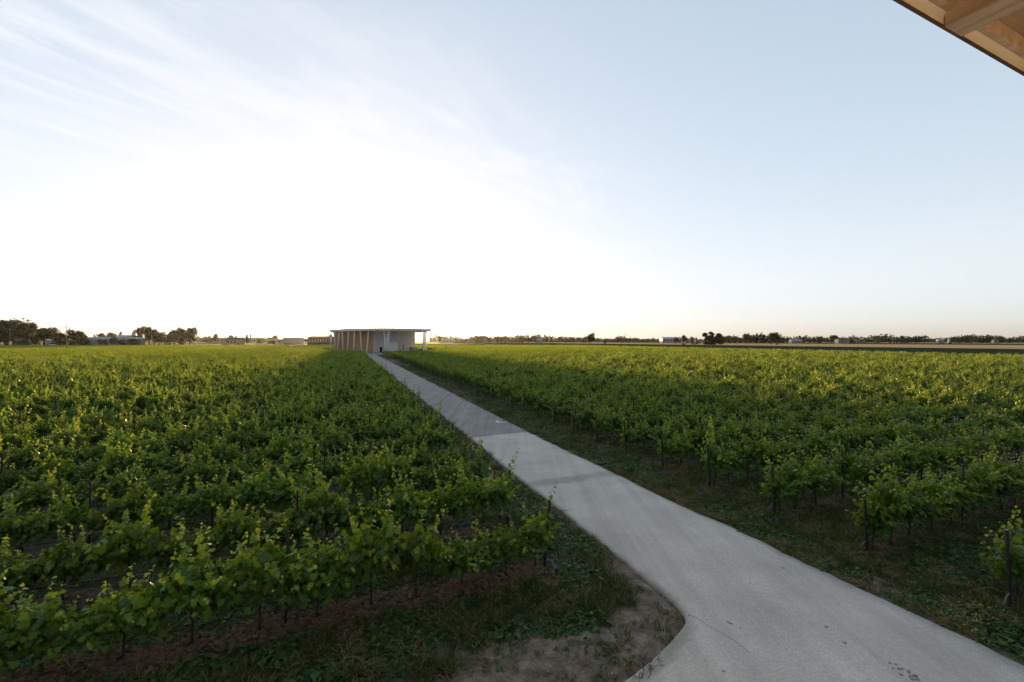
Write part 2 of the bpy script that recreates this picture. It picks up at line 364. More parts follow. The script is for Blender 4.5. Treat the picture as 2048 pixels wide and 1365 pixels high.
def road_sheet(name, el, er, mt, label, stain):
    n = 600; el, er = np.array(el, float), np.array(er, float)
    def param(p):
        s = np.r_[0, np.cumsum(np.hypot(*np.diff(p, axis=0).T))]; return s / s[-1]
    tt = np.unique(np.r_[np.linspace(0, 1, n)])
    def ev(p): q = param(p); return np.column_stack((np.interp(tt, q, p[:,0]), np.interp(tt, q, p[:,1])))
    A, B = ev(el), ev(er); w = 24; V = []
    jl = (fbm(A[:,0]*1.7, A[:,1]*1.7, 3, 21) - .5) * .16; jr = (fbm(B[:,0]*1.7, B[:,1]*1.7, 3, 23) - .5) * .16
    W = B - A; ln = np.linalg.norm(W, axis=1, keepdims=True); U = W / ln
    A = A + U * jl[:, None]; B = B + U * jr[:, None]
    cols = [(0, -.08)] + [(i / w, .025 + .02 * (1 - (2*i/w - 1)**2)) for i in range(w + 1)] + [(1, -.08)]
    P = np.stack([np.column_stack((A + (B - A) * f, np.full(len(A), z))) for f, z in cols], 1).reshape(-1, 3)
    k = len(cols); i2 = (np.arange(len(A)-1)[:, None] * k + np.arange(k-1)[None, :]).ravel()
    me_ = np_mesh(name, P, np.column_stack((i2, i2+k, i2+k+1, i2+1)), mt, {'stain': stain(P[:,0], P[:,1])})
    return tag(link(name, me_), label, kind='structure')
SEAM_L, SEAM_R = np.array((-2.59, 28.06)), np.array((1.07+.0, 29.93))
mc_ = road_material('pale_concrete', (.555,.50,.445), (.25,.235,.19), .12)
ma_ = road_material('worn_asphalt', (.30,.285,.265), (.2,.18,.15), .26)
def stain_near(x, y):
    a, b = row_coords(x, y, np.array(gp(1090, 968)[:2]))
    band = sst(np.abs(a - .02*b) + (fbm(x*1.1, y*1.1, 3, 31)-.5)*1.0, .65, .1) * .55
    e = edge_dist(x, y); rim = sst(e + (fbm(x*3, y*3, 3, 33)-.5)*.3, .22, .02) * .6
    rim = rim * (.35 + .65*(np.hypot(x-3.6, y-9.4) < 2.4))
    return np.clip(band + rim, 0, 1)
el_near = [tuple(SEAM_L + (.005, -.01))] + EDGE_L[1:]; er_near = [tuple(SEAM_R + (.005, -.01))] + EDGE_R[2:]
road_sheet('concrete_road', el_near, er_near, mc_, 'pale concrete road widening towards the viewer', stain_near)
road_sheet('asphalt_road', [EDGE_L[0], tuple(SEAM_L)], [EDGE_R[0], tuple(SEAM_R)], ma_, 'darker worn asphalt road running on to the hall', lambda x, y: np.zeros(len(x)))
# white corner mark on the asphalt
mk = MB(); a_, b_, c_ = np.array(gp(993, 844)[:2]), np.array(gp(999, 847)[:2]), np.array(gp(1014, 846)[:2])
def bar(mb, p, q, wd, z0, z1):
    t = (q - p) / np.linalg.norm(q - p); n = np.array((-t[1], t[0])) * wd / 2
    mb.prism([tuple(p-n), tuple(q-n), tuple(q+n), tuple(p+n)], z0, z1)
bar(mk, a_, b_, .14, .03, .056); bar(mk, b_ + (c_-b_)*.08, c_, .10, .03, .0555)
tag(mk.build('road_marking', M['white']), 'small white painted corner mark on the asphalt road', 'road marking')
# hairline crack in the concrete at the bend
ck = MB(); cp = [np.array(gp(px, py)[:2]) for px, py in ((1376,1233),(1392,1240),(1408,1251),(1425,1262),(1446,1272),(1466,1286),(1483,1296),(1500,1312))]
for a, b in zip(cp[:-1], cp[1:]): bar(ck, a, b, .006, .02, .0495)
tag(ck.build('road_crack', mat('crack_dirt', (.33,.30,.265), .9)), 'hairline crack across the concrete at the road bend', kind='stuff')
# drops on the concrete
dm = MB()
for (px, py, rr) in [(1780,1331,.03),(1791,1333,.03),(1785,1342,.03),(1798,1343,.05),(1804,1342,.035),(1817,1347,.035),(1802,1354,.04),(1818,1350,.03),(1822,1358,.06),(1829,1356,.05),(1833,1358,.04),(1835,1364,.05),(1825,1363,.05),(1456,1249,.045),(1462,1252,.055),(1480,1261,.035),(1447,1348,.045),(1500,1170,.03),(1565,1139,.03),(1653,1258,.05),(1690,1290,.05)]:
    x, y, _ = gp(px, py); rr *= .6; n = 9; dm.prism([(x + rr*1.4*math.cos(2*math.pi*i/n)*rnd.uniform(.7,1.1), y + rr*math.sin(2*math.pi*i/n)*rnd.uniform(.7,1.1)) for i in range(n)], .03, .049)
tag(dm.build('wet_spots', mat('wet_spot', (.24,.225,.205), .5, .2, 10)), 'small dark wet spots on the concrete road', None, kind='stuff')

# ------------------------------------------------------------------ winery hall at the end of the road
def W2(px, Y): return np.array(((px - 1024) / F * Y, Y))
hall = empty('winery_hall', (*W2(746, 222), 0))
tag(hall, 'lilac grey winery hall under a flat white roof on slanted columns', 'building')
ho = np.array((*W2(746, 222), 0.0))
def hp(p): return (p[0] - ho[0], p[1] - ho[1])
cR, cC, cL = W2(830, 232), W2(746, 222), W2(667, 238)
away = np.array((-.33, .944)) * 42
def ribbed(p, q, z0, z1, pitch, depth, mb):
    t = q - p; ln = np.linalg.norm(t); t = t / ln; n = np.array((t[1], -t[0])); k = int(ln / pitch); pts = []
    for i in range(k):
        for f, o in ((0, 0), (.62, 0), (.72, depth), (.90, depth)): pts.append(p + t * (i + f) * pitch + n * o)
    pts.append(q); pts = [hp(x) for x in pts]; m = len(pts)
    mb.add([(x, y, z0) for x, y in pts] + [(x, y, z1) for x, y in pts], [(i, i+1, i+1+m, i+m) for i in range(m-1)])
def panels(p, q, z0, z1, wd, mt, par, pitch=.5, depth=.05, name='wall_panel'):
    ln = np.linalg.norm(q - p); n = max(1, round(ln / wd)); t = (q - p) / n
    for i in range(n):
        g = .02 * t / np.linalg.norm(t); mb = MB(); ribbed(p + t*i + g, p + t*(i+1) - g, z0, z1, pitch, depth, mb); mb.build(name, mt, par)
ZT = 10.95
core = MB(); ins = lambda p, k: p + (np.array((-.2, .98)) * k)
core.prism([hp(ins(cL, .3)), hp(ins(cC, .3)), hp(ins(cR, .3)), hp(cR + away), hp(cL + away)], 0, ZT); core.build('wall_core', M['glowclad'], hall)
tR = (cR - cC) / np.linalg.norm(cR - cC); nR = np.array((tR[1], -tR[0])); lenR = np.linalg.norm(cR - cC)
panels(cC, cR, .35, ZT, 2.3, M['panel'], hall)
panels(cL, cC, .35, ZT, 2.4, M['glowclad'], hall, .8, .08)
panels(cR + tR*.02, cR + away, .35, ZT, 4.5, M['panel'], hall)
def face_box(u0, u1, z0, z1, o0, o1, name, mt, par=hall):
    a, b = cC + tR*u0, cC + tR*u1; mb = MB(); mb.prism([hp(a + nR*o0), hp(a + nR*o1), hp(b + nR*o1), hp(b + nR*o0)][::-1], z0, z1); return mb.build(name, mt, par)
def u_of(px):                       # place along the right-hand facade seen under photo column px
    k = (px - 1024) / F; return (k * cC[1] - cC[0]) / (tR[0] - k * tR[1])
pl = MB(); pl.prism([hp(cL + (0,-.15)), hp(cC + (0,-.2)), hp(cR + (.1,-.15)), hp(cR + (.1, 1)), hp(cC + (0, 1)), hp(cL + (0, 1))], 0, .34); pl.build('plinth', mat('plinth_concrete', (.33,.31,.30), .9, .15, 1), hall)
# roller door with slats, side door, narrow slot window and pipe
u0, u1 = u_of(775), u_of(796.5)
dr = face_box(u0, u1, 0, 5.3, .0, .10, 'roller_door', M['white'])
for i in range(13): face_box(u0 + .05, u1 - .05, .05 + i*.405, .05 + i*.405 + .37, .10, .14, 'slat', M['white'], dr)
face_box(u_of(797.2), u_of(798.6), 0, 5.6, .0, .22, 'door_guide', M['glowclad'])
pu = u_of(759); dw = (u_of(764.5) - pu)
fr = face_box(pu, pu + dw, .35, 3.15, .06, .12, 'side_door', M['glass'])
for nm, bx in (('frame', (pu-.22, pu, .35, 3.4)), ('frame', (pu+dw, pu+dw+.22, .35, 3.4)), ('frame', (pu, pu+dw, 3.15, 3.4)), ('sill', (pu-.22, pu+dw+.22, .2, .349))): face_box(*bx, .05, .2, nm, M['white'], fr)
face_box(u_of(805.5), u_of(807.5), 1.0, 4.4, .05, .3, 'duct', M['glowclad'])
face_box(u_of(798.9), u_of(799.4), .3, 5.4, .05, .2, 'downpipe', M['white'])
# roof slab with curved fascia
front = [W2(659.5, 240), W2(680, 233), W2(705, 225), W2(730, 218.5), W2(752, 216), W2(780, 216.5), W2(806, 219.5), W2(835, 225), W2(862, 231)]
back = [front[-1] + away, front[0] + away]
rf = MB(); rf.prism([hp(p) for p in front + back], ZT + .02, ZT + 1.12)
roof = rf.build('roof', mat('roof_white', (.86,.84,.83), .55, .06, .5), hall)
up = MB(); c0 = W2(711, 245); up.prism([hp(c0 + (6*math.cos(a), 3*math.sin(a))) for a in np.linspace(0, 2*math.pi, 13)[:-1]], ZT + 1.1, ZT + 1.8); up.build('roof_light', M['white'], roof)
for (xt, xb, Yc) in [(661.5,663,239.5),(669.5,670.5,236.5),(679,674,233.5),(684.7,686.2,231.5),(697.4,694.5,227.5),(709,707,224),(720.3,723.8,221.2),(737,733.5,218.2),(768,771.5,216.8),(776.3,770,217.0),(779,774,217.3),(846,847.3,227.5),(849,849,228.0),(851.7,851.2,228.6)]:
    a, b = W2(xb, Yc + .4), W2(xt, Yc + .8); cm = MB(); cm.tube([(*hp(a), 0), (*hp(b), ZT + .02)], [.33, .28], 10); co = cm.build('column', M['white'], hall, True)
yard = MB(); yard.prism([tuple(W2(727, 203)), tuple(W2(772, 203)), tuple(W2(800, 208)), tuple(W2(872, 232)), tuple(W2(872, 282)), tuple(W2(640, 282)), tuple(W2(655, 240))], -.03, .012)
tag(yard.build('yard', mat('yard_concrete', (.38,.36,.35), .9, .15, .3)), 'pale concrete yard round the winery hall', kind='structure')

# ------------------------------------------------------------------ grapevines
LEAF = np.array([(.36,0,.05),(0,0,0),(-.15,.30,-.04),(.12,.52,-.10),(.35,.33,-.02),(.62,.42,-.09),(.70,.16,-.03),(1,0,-.16),(.70,-.16,-.03),(.62,-.42,-.09),(.35,-.33,-.02),(.12,-.52,-.10),(-.15,-.30,-.04)])
LEAF_T = np.array([(0, i, i+1 if i < 12 else 1) for i in range(1, 13)])
def unit(v): return v / (np.linalg.norm(v, axis=-1, keepdims=True) + 1e-9)
def leaves_mesh(name, P, Nn, T, S, tint, mt, tmpl=LEAF, tris=LEAF_T):
    Nn = unit(Nn); T = unit(T - (T*Nn).sum(1, keepdims=True)*Nn); B = np.cross(Nn, T); k = len(tmpl)
    V = P[:,None,:] + S[:,None,None]*(tmpl[None,:,0,None]*T[:,None] + tmpl[None,:,1,None]*B[:,None] + tmpl[None,:,2,None]*Nn[:,None])
    tr = (np.arange(len(P))[:,None,None]*k + tris[None]).reshape(-1, 3)
    return np_mesh(name, V.reshape(-1,3), tr, mt, {'tint': np.repeat(np.clip(tint, 0, 1), k)})
def grow(g, start, d0, length, droop, n):
    pts = [np.array(start, float)]; d = unit(np.array(d0, float)); st = length / n
    for i in range(n):
        d = unit(d + np.array((0, 0, -droop * (i / n)**1.5)) + g.normal(0, .07, 3)); pts.append(pts[-1] + d * st)
    return np.array(pts)
def make_vine(seed, end=False):
    g = np.random.default_rng(seed); P, Nn, T, S, C = [], [], [], [], []; canes = MB()
    def leaf(p, out, s, c):
        P.append(p); n = unit(out*.75 + np.array((0,0,.55)) + g.normal(0,.42,3)); Nn.append(n)
        T.append(np.array((0,0,-.75)) + out*.5 + g.normal(0,.45,3)); S.append(s); C.append(c)
    half = .26 if end else .60
    starts = []
    for i in range(12 if end else 28):
        x = g.uniform(-half, half); env = 1 - .52*abs(x/half)**1.5
        side = 1 if g.random() < .5 else -1
        L = g.uniform(.5, 1.2) * env; up_ = g.uniform(.4, 1.0)
        starts.append(((x, side*g.uniform(0,.06), g.uniform(.72,.86)), (g.normal(0,.38), side*g.uniform(.1,.95), up_), L, g.uniform(.08,.45)))
    for i in range(2 if end else int(g.integers(2, 6))): starts.append(((g.uniform(-half*.7,half*.7), 0, .85), (g.normal(0,.4), g.normal(0,.35), 1), g.uniform(.8, 1.25), g.uniform(.05,.3)))
    for i in range(2 if end else 4): starts.append(((g.uniform(-half,half), 0, .8), (g.normal(0,.4), g.choice((-1,1))*g.uniform(.5,1), g.uniform(-.1,.5)), g.uniform(.35,.7), .6))
    if end: starts.append(((-.18, 0, .9), (-.18, .0, 1), 1.45, .03)); starts.append(((-.12, .04, .9), (-.12, .05, 1), 1.0, .1))
    for s0, d0, L, dr_ in starts:
        pts = grow(g, s0, d0, L, dr_, 7); canes.tube(pts, [.0055]*4 + [.004]*2 + [.0025]*2, 3, False)
        n = int(L / .052); q = np.linspace(.04, 1, n)
        for j, f in enumerate(q):
            i = min(6, int(f*7)); p = pts[i] + (pts[i+1]-pts[i])*(f*7-i)
            o = np.array((g.normal(0,.45), (1 if (j + seed) % 2 else -1)*g.uniform(.35,1), g.normal(0,.25))); o = unit(o)
            young = max(0, f - .55)/.45 if L > .55 else max(0, f - .75)*2
            sz = (.15 - .095*young) * g.uniform(.6, 1.25)
            leaf(p + o*sz*.55, o, sz, g.uniform(.05,.55) + young*.55)
    nf = 120 if end else 290
    for _ in range(nf):
        x = g.uniform(-half*1.05, half*1.05); env = 1 - .5*abs(x/half)**1.5; y = g.normal(0, .20); z = .70 + g.random()**1.1 * .72*env - abs(y)*.3
        leaf(np.array((x,y,z)), unit(np.array((g.normal(0,.3), np.sign(y)+.01, g.normal(0,.2)))), g.uniform(.09,.185), g.uniform(0,.5))
    fol = leaves_mesh('foliage', np.array(P), np.array(Nn), np.array(T), np.array(S), np.array(C), M['vine'])
    tr = MB(); xo = .0; pts = [(0,0,-.06)]
    for i in range(1, 6): pts.append((g.normal(0,.018), g.normal(0,.018), .8*i/5))
    tr.tube(pts, [.032,.026,.024,.022,.022,.024], 6)
    for s_ in ((1,-1) if not end else (1,-.4)): tr.tube([(0,0,.76),(.12*s_,0,.82),(.34*s_,g.normal(0,.02),.83),(.58*s_,0,.82)], [.018,.016,.013,.009], 5)
    return {'foliage': fol, 'canes': canes.mesh('canes', M['cane']), 'trunk': tr.mesh('trunk', M['bark'], True)}
NV, NE = 18, 6
VAR = [make_vine(100 + i) for i in range(NV)]; EVAR = [make_vine(300 + i, True) for i in range(NE)]
PITCH = 1.1
LANE = [(W2(561, 376), W2(561, 376) + np.array((-.36,.93))*260, 6.0), (W2(561, 376), W2(700, 395), 5.0), (W2(862, 262), W2(975, 268), 3.5)]
def seg_d(x, y, a, b):
    ab = b - a; t = np.clip(((x-a[0])*ab[0] + (y-a[1])*ab[1]) / (ab @ ab), 0, 1); return np.hypot(x - a[0] - t*ab[0], y - a[1] - t*ab[1])
YARD = [tuple(W2(725, 196)), tuple(W2(768, 196)), tuple(W2(800, 203)), tuple(W2(874, 226)), tuple(W2(874, 290)), tuple(W2(635, 290)), tuple(W2(650, 228)), tuple(W2(722, 206))]
FN = np.array((.966, .26))
cand = []     # side, row, index, x, y, depth, end?, stretch
for side, o, sg in (('left', L0, -1), ('right', R0, 1)):
    for k in range(0, 215):
        base = o + D*STEP*k; far_row = base[1] > 150; pit = PITCH*2 if far_row else PITCH
        n = int((430 if side == 'left' else 330) / pit); t = .25 + np.arange(n)*pit + (.5 if far_row else 0)
        if not far_row: t[1:] = t[1:] - .25 + rng.normal(0, .06, n-1)
        x, y = base[0] + sg*Rw[0]*t, base[1] + sg*Rw[1]*t
        y = y + (0 if not far_row else rng.normal(0, .1, n))
        ok = (y > 5) & (np.abs(x) < 1.2*y + 4)
        if side == 'left': ok &= y < 500 + .25*(x + 300)
        else: ok &= (x*FN[0] + y*FN[1] < 192) & (y < 470)
        if base[1] > 120:
            ok &= ~inside(YARD, x, y)
            for a, b, wd in LANE: ok &= seg_d(x, y, a, b) > wd
            if base[1] > 200: ok &= t > 2
        ok[1:] &= rng.random(n-1) > .05
        for i in np.nonzero(ok)[0]: cand.append((side, k, int(i), float(x[i]), float(y[i]), i == 0 and not far_row, 2.0 if far_row else 1.0))
def in_frame(c): return abs(c[3]) < 1.125*c[4] + .6 and c[4] > 7.6
seen = sorted((c for c in cand if in_frame(c)), key=lambda c: c[4])
single = set(id(c) for c in seen[:300])
first_of = {}
_sv = [c for c in cand if id(c) in single]; _sz = dict(zip((id(c) for c in _sv), ground_z(np.array([c[3] for c in _sv]), np.array([c[4] for c in _sv]))))
for c in cand:
    if id(c) not in single: continue
    side, k, i, x, y, e, st = c
    z = float(_sz[id(c)])
    g = random.Random(k*991 + i*7 + (side == 'left'))
    v = g.randrange(NE) if e else g.randrange(NV); src = (EVAR if e else VAR)[v]
    flip = 0 if (e or g.random() < .5) else math.pi
    rz = ROT + (math.pi if (e and side == 'left') else 0) + flip + g.uniform(-.06,.06)
    o_ = empty('grapevine', (x, y, z), rz); s_ = g.uniform(.88, 1.12); o_.scale = (s_, s_*g.uniform(.85,1.15), s_*g.uniform(.82,1.22))
    tag(o_, f"{ordinal(i+1)} grapevine from the road in the {ordinal(k+1)} row from the front, {side} of the road", 'grapevine', f'grapevines in the {side} vineyard')
    ch = []
    for nm in ('trunk', 'canes', 'foliage'):
        p_ = link(nm, src[nm], o_); ch.append(p_)
        if nm != 'trunk': p_['kind'] = 'stuff'
    first_of.setdefault((e, v), ch)
def gn_scatter(name, P, Rt, Sc, idx, groups, label):
    me_ = bpy.data.meshes.new(name); me_.vertices.add(len(P)); me_.vertices.foreach_set('co', np.asarray(P, np.float32).ravel())
    for n, ty, a in (('rot', 'FLOAT_VECTOR', Rt), ('scl', 'FLOAT_VECTOR', Sc)):
        at_ = me_.attributes.new(n, ty, 'POINT'); at_.data.foreach_set('vector', np.asarray(a, np.float32).ravel())
    at_ = me_.attributes.new('idx', 'INT', 'POINT'); at_.data.foreach_set('value', np.asarray(idx, np.int32))
    o = link(name, me_); ng = bpy.data.node_groups.new(name, 'GeometryNodeTree')
    ng.interface.new_socket('Geometry', in_out='INPUT', socket_type='NodeSocketGeometry'); ng.interface.new_socket('Geometry', in_out='OUTPUT', socket_type='NodeSocketGeometry')
    N, L = ng.nodes, ng.links; gi, go = N.new('NodeGroupInput'), N.new('NodeGroupOutput')
    jn = N.new('GeometryNodeJoinGeometry')
    for objs in reversed(groups):
        j2 = N.new('GeometryNodeJoinGeometry')
        for ob in objs:
            oi = N.new('GeometryNodeObjectInfo'); oi.transform_space = 'ORIGINAL'; oi.inputs['Object'].default_value = ob; oi.inputs['As Instance'].default_value = False
            L.new(oi.outputs['Geometry'], j2.inputs[0])
        g2 = N.new('GeometryNodeGeometryToInstance'); L.new(j2.outputs[0], g2.inputs[0]); L.new(g2.outputs[0], jn.inputs[0])
    ip = N.new('GeometryNodeInstanceOnPoints'); ip.inputs['Pick Instance'].default_value = True
    def na(n, ty):
        a = N.new('GeometryNodeInputNamedAttribute'); a.data_type = ty; a.inputs['Name'].default_value = n; return a.outputs[0]
    L.new(gi.outputs[0], ip.inputs['Points']); L.new(jn.outputs[0], ip.inputs['Instance']); L.new(na('idx', 'INT'), ip.inputs['Instance Index'])
    L.new(na('rot', 'FLOAT_VECTOR'), ip.inputs['Rotation']); L.new(na('scl', 'FLOAT_VECTOR'), ip.inputs['Scale']); L.new(ip.outputs[0], go.inputs[0])
    md = o.modifiers.new('scatter', 'NODES'); md.node_group = ng
    return tag(o, label, kind='stuff')
groups = [first_of[(False, v)] for v in range(NV) if (False, v) in first_of]; ng_ = len(groups)
groups += [first_of[(True, v)] for v in range(NE) if (True, v) in first_of]; ne_ = len(groups) - ng_
P, Rt, Sc, ix = [], [], [], []
for c in cand:
    if id(c) in single: continue
    side, k, i, x, y, e, st = c
    if e: v = ng_ + rnd.randrange(ne_); rz = ROT + (math.pi if side == 'left' else 0)
    else: v = rnd.randrange(ng_); rz = ROT + (math.pi if rnd.random() < .5 else 0) + rnd.uniform(-.06,.06)
    s_ = rnd.uniform(.9, 1.12); P.append((x, y, 0)); Rt.append((0, 0, rz)); Sc.append((s_*st, s_*rnd.uniform(.85,1.15), s_*rnd.uniform(.84,1.24))); ix.append(v)
gn_scatter('vineyard_rows', P, Rt, Sc, ix, groups, 'endless rows of grapevines filling both fields beyond the nearest vines')
print('VINES', len(cand), 'scattered', len(P))

# ------------------------------------------------------------------ trellises: posts, wires, drip hoses
def post_meshes(seed):
    g = random.Random(seed); m = MB(); pts = [(g.uniform(-.006,.006), g.uniform(-.006,.006), -.1 + 1.9*i/5) for i in range(6)]
    m.tube(pts, [.038,.037,.036,.036,.035,.035], 9); return m.mesh('post', M['post'], True)
POSTS = [post_meshes(i) for i in range(4)]
cm = MB(); cm.tube([(0,0,0),(0,0,.006)], .034, 9); CUT = cm.mesh('cut_end', M['cut'])
thin = MB(); thin.tube([(0,0,-.1),(0,0,1.0),(0,0,2.0)], [.029,.028,.027], 7); THIN = thin.mesh('line_post', M['post'], True)
rest = MB()
for side, o, sg, kmax in (('left', L0, -1, 16), ('right', R0, 1, 26)):
    for k in range(0, 66):
        b = o + D*STEP*k; rd = random.Random(k*31 + (7 if side == 'left' else 3))
        spots = []; n = 0; sp_ = 6.15 if side == 'left' else 5.1; of_ = 0 if k < 2 else rd.uniform(-2.6, .6)
        while True:
            t = sp_*n + (of_ + rd.uniform(-.15,.15) if n else 0); q = b + sg*Rw*t; n += 1
            if t > 240 or abs(q[0]) > 1.125*q[1] + 2 or q[1] < 7: break
            if side == 'right' and q @ FN > 190: break
            spots.append((n-1, t, q))
        if k >= kmax:
            if k < 60:
                for n, t, q in spots:
                    hgt = rd.uniform(1.85, 2.1) if n else 1.8; rest.tube([(q[0], q[1], -.1), (q[0] - (0 if n else sg*.1), q[1], hgt)], .04, 4)
            continue
        z0 = float(ground_z(np.array([b[0]]), np.array([b[1]]))[0])
        tr = empty('vine_trellis', (b[0], b[1], z0), ROT + (0 if side == 'right' else math.pi))
        tag(tr, f"dark wooden post trellis of the {ordinal(k+1)} vine row from the front, {side} of the road", 'trellis', f'trellises in the {side} vineyard')
        lean = rd.uniform(.045,.10)
        e_ = link('end_post', POSTS[k % 4], tr, rot=(rd.uniform(-.02,.02), -lean, 0)); link('cut_end', CUT, e_, loc=(0, 0, 1.80))
        vis = [s for s in spots if s[0]]
        for n, t, q in vis: link('line_post', THIN, tr, loc=(t, rd.uniform(-.03,.03), 0), rot=(rd.uniform(-.02,.02), rd.uniform(-.03,.03), 0), scl=(1, 1, rd.uniform(.93, 1.04)))
        if k < 10 and spots:
            LL = max(spots[-1][1], 6) + 3; nn = int(LL / .6)
            hz = MB(); hz.tube([(LL*i/nn, .06, .42 + .02*math.sin(i*1.7 + k) - (.10 if i == 0 else 0)) for i in range(nn+1)], .011, 5); hz.build('drip_hose', M['hose'], tr, True)
            for zz in (.83, 1.25, 1.66):
                wz = MB(); wz.tube([(-.02 - zz*lean*.9, .045, zz), (LL, .045, zz)], .003, 3); wz.build('wire', M['wire'], tr)
tag(rest.build('distant_posts', M['post']), 'trellis posts far off in the vineyard rows', kind='stuff')

# grey hose ends and teal sheets at the row ends
def hose_end(k, side, pts, label):
    b = (R0 if side == 'right' else L0) + D*STEP*k; m = MB(); z0 = float(ground_z(np.array([b[0]]), np.array([b[1]]))[0])
    m.tube([(p[0], p[1], p[2]) for p in pts], .017, 8); ob = m.build('tube', M['grey_tube'], None, True, loc=(b[0], b[1], z0)); ob.name = 'hose_end'
    tag(ob, label, 'hose', 'grey hose ends by the row ends')
for k in range(0, 8):
    j = random.Random(k).uniform(-.05,.05)
    hose_end(k, 'right', [(-.08,-.05,.36+j),(-.17,-.08,.30+j),(-.26,-.12,.18),(-.31,-.15,.06),(-.33,-.17,-.04)], f"grey bent hose end beside the {ordinal(k+1)} end post from the front, right of the road")
hose_end(0, 'left', [(.14,.02,.20),(.26,-.03,.14),(.42,-.10,.04)], 'grey hose end beside the nearest end post left of the road')
def sheet(x, y, w_, h_, rz, label, seed):
    n = 9; V, Fc = [], []
    g = np.random.default_rng(seed); z0 = float(ground_z(np.array([x]), np.array([y]))[0]); zz = g.normal(0, .03, (n, n))
    for i in range(n):
        for j in range(n): V.append(((i/(n-1)-.5)*w_ + g.normal(0,.012), (j/(n-1)-.5)*h_ + g.normal(0,.012), .06 + zz[i,j] + .04*math.sin(i*1.3)))
    for i in range(n-1):
        for j in range(n-1): Fc.append((i*n+j, (i+1)*n+j, (i+1)*n+j+1, i*n+j+1))
    m = MB(); m.add(V, Fc); ob = m.build('plastic_sheet', M['teal'], None, True, loc=(x, y, z0), rot=(0, 0, rz)); s_ = ob.modifiers.new('thickness', 'SOLIDIFY'); s_.thickness = .004
    tag(ob, label, 'plastic sheet', 'teal plastic sheets by the row ends')
x, y, _ = gp(1125, 1137); sheet(x, y, .62, .32, ROT*.6, 'crumpled teal plastic sheet by the nearest end post left of the road', 1)
for px, py, nm, sd in ((1403, 990, 'fourth', 2), (1548, 1042, 'third', 3), (1325, 948, 'fifth', 4)):
    x, y, _ = gp(px, py); sheet(x, y, .5, .25, ROT, f'crumpled teal plastic sheet by the {nm} end post right of the road', sd)

# ------------------------------------------------------------------ grass, weeds, straw, clods
BL = np.array([(0,-.5,0),(0,.5,0),(.55,.38,.06),(.55,-.38,.06),(1,0,-.12)]); BLT = np.array([(0,1,2),(0,2,3),(3,2,4)])
def tuft(seed, n, hmin, hmax, spread, lean, width, mt, dry=0, flat=False):
    g = np.random.default_rng(seed); P, Nn, T, S, C = [], [], [], [], []
    V, Tr, Ti = [], [], []
    for i in range(n):
        a = g.uniform(0, 2*math.pi); r_ = spread*math.sqrt(g.random()); p = np.array((r_*math.cos(a), r_*math.sin(a), -.02 if not flat else g.uniform(0,.04)))
        d_ = unit(np.array((math.cos(a)*lean + g.normal(0,lean*.7), math.sin(a)*lean + g.normal(0,lean*.7), 1 if not flat else g.uniform(.0,.5))))
        h_ = g.uniform(hmin, hmax); w_ = width*g.uniform(.7,1.3); sd = unit(np.cross(d_, g.normal(0,1,3))); bend = unit(np.array((d_[0], d_[1], -.3)))
        b = len(V); q1 = p + d_*h_*.55; q2 = p + d_*h_*.85 + bend*h_*.22
        V += [p - sd*w_/2, p + sd*w_/2, q1 + sd*w_*.42, q1 - sd*w_*.42, q2]; Tr += [(b,b+1,b+2),(b,b+2,b+3),(b+3,b+2,b+4)]; Ti += [np.clip(g.uniform(0,.6) + (g.random() < dry)*.5, 0, 1)]*5
    return np_mesh('blades', np.array(V), np.array(Tr), mt, {'tint': Ti})
def weed(seed, n, size, spread, hgt):
    g = np.random.default_rng(seed); a = g.uniform(0, 2*math.pi, n); r_ = spread*np.sqrt(g.random(n)); out = np.column_stack((np.cos(a), np.sin(a), np.zeros(n)))
    P = np.column_stack((r_*np.cos(a), r_*np.sin(a), g.uniform(.01, hgt, n)*(1 - .5*r_/spread)))
    return leaves_mesh('leaves', P, out*.5 + np.array((0,0,1.0)) + g.normal(0,.3,(n,3)), out + g.normal(0,.4,(n,3)), size*g.uniform(.6,1.3,n), g.uniform(0,.8,n), M['weed'], BL*np.array((1,.45,1)), BLT)
TUFT = [tuft(1, 46, .07, .20, .11, .35, .010, M['grass'], .12), tuft(2, 40, .10, .28, .10, .45, .009, M['grass'], .25), tuft(3, 60, .04, .12, .15, .5, .011, M['grass'], .08),
        weed(4, 40, .07, .16, .10), weed(5, 30, .10, .18, .16), weed(8, 50, .045, .17, .07)]
STRAW = [tuft(6, 46, .12, .34, .08, .9, .006, M['straw']), tuft(7, 40, .10, .30, .16, 1.2, .006, M['straw'], 0, True)]
def zg(x, y): return float(ground_z(np.array([x]), np.array([y]))[0])
tuft_spots = [(1325,1272,1,1.15,'yellowish grass tuft nearest the curved road corner'),(1277,1343,0,1.3,'green grass tuft at the foot of the pale clay patch'),(1245,1275,0,1.0,'grass tuft on the clay beside the yellowish tuft'),(1328,1215,2,.9,'small low grass tuft close to the road bend'),(1346,1232,2,.8,'tiny grass tuft right at the road bend'),(1303,1245,1,.7,'small thin tuft above the yellowish tuft'),(1235,1310,3,1.1,'leafy weed clump on the clay left of the large green tuft'),(1190,1298,4,1.0,'broad-leaved weed clump in the middle of the clay patch'),(950,1330,5,1.3,'low dark weed clump on the left rim of the clay patch'),(1012,1301,3,.9,'small weed clump on the upper rim of the clay patch'),(1305,1330,1,.8,'thin tuft between the two grass tufts near the kerb'),(1215,1362,0,.9,'grass tuft cut by the bottom edge of the photo')]
tsrc = {}
for px, py, v, s_, lb in tuft_spots:
    x, y, _ = gp(px, py); o_ = link('grass_tuft' if v < 3 else 'weed_clump', TUFT[v], None, (x, y, zg(x, y)), (0, 0, px*.37), (s_*1.55,)*3); tag(o_, lb, 'grass tuft' if v < 3 else 'weed', 'tufts on the bare clay'); tsrc.setdefault(v, o_)
ssrc = {}
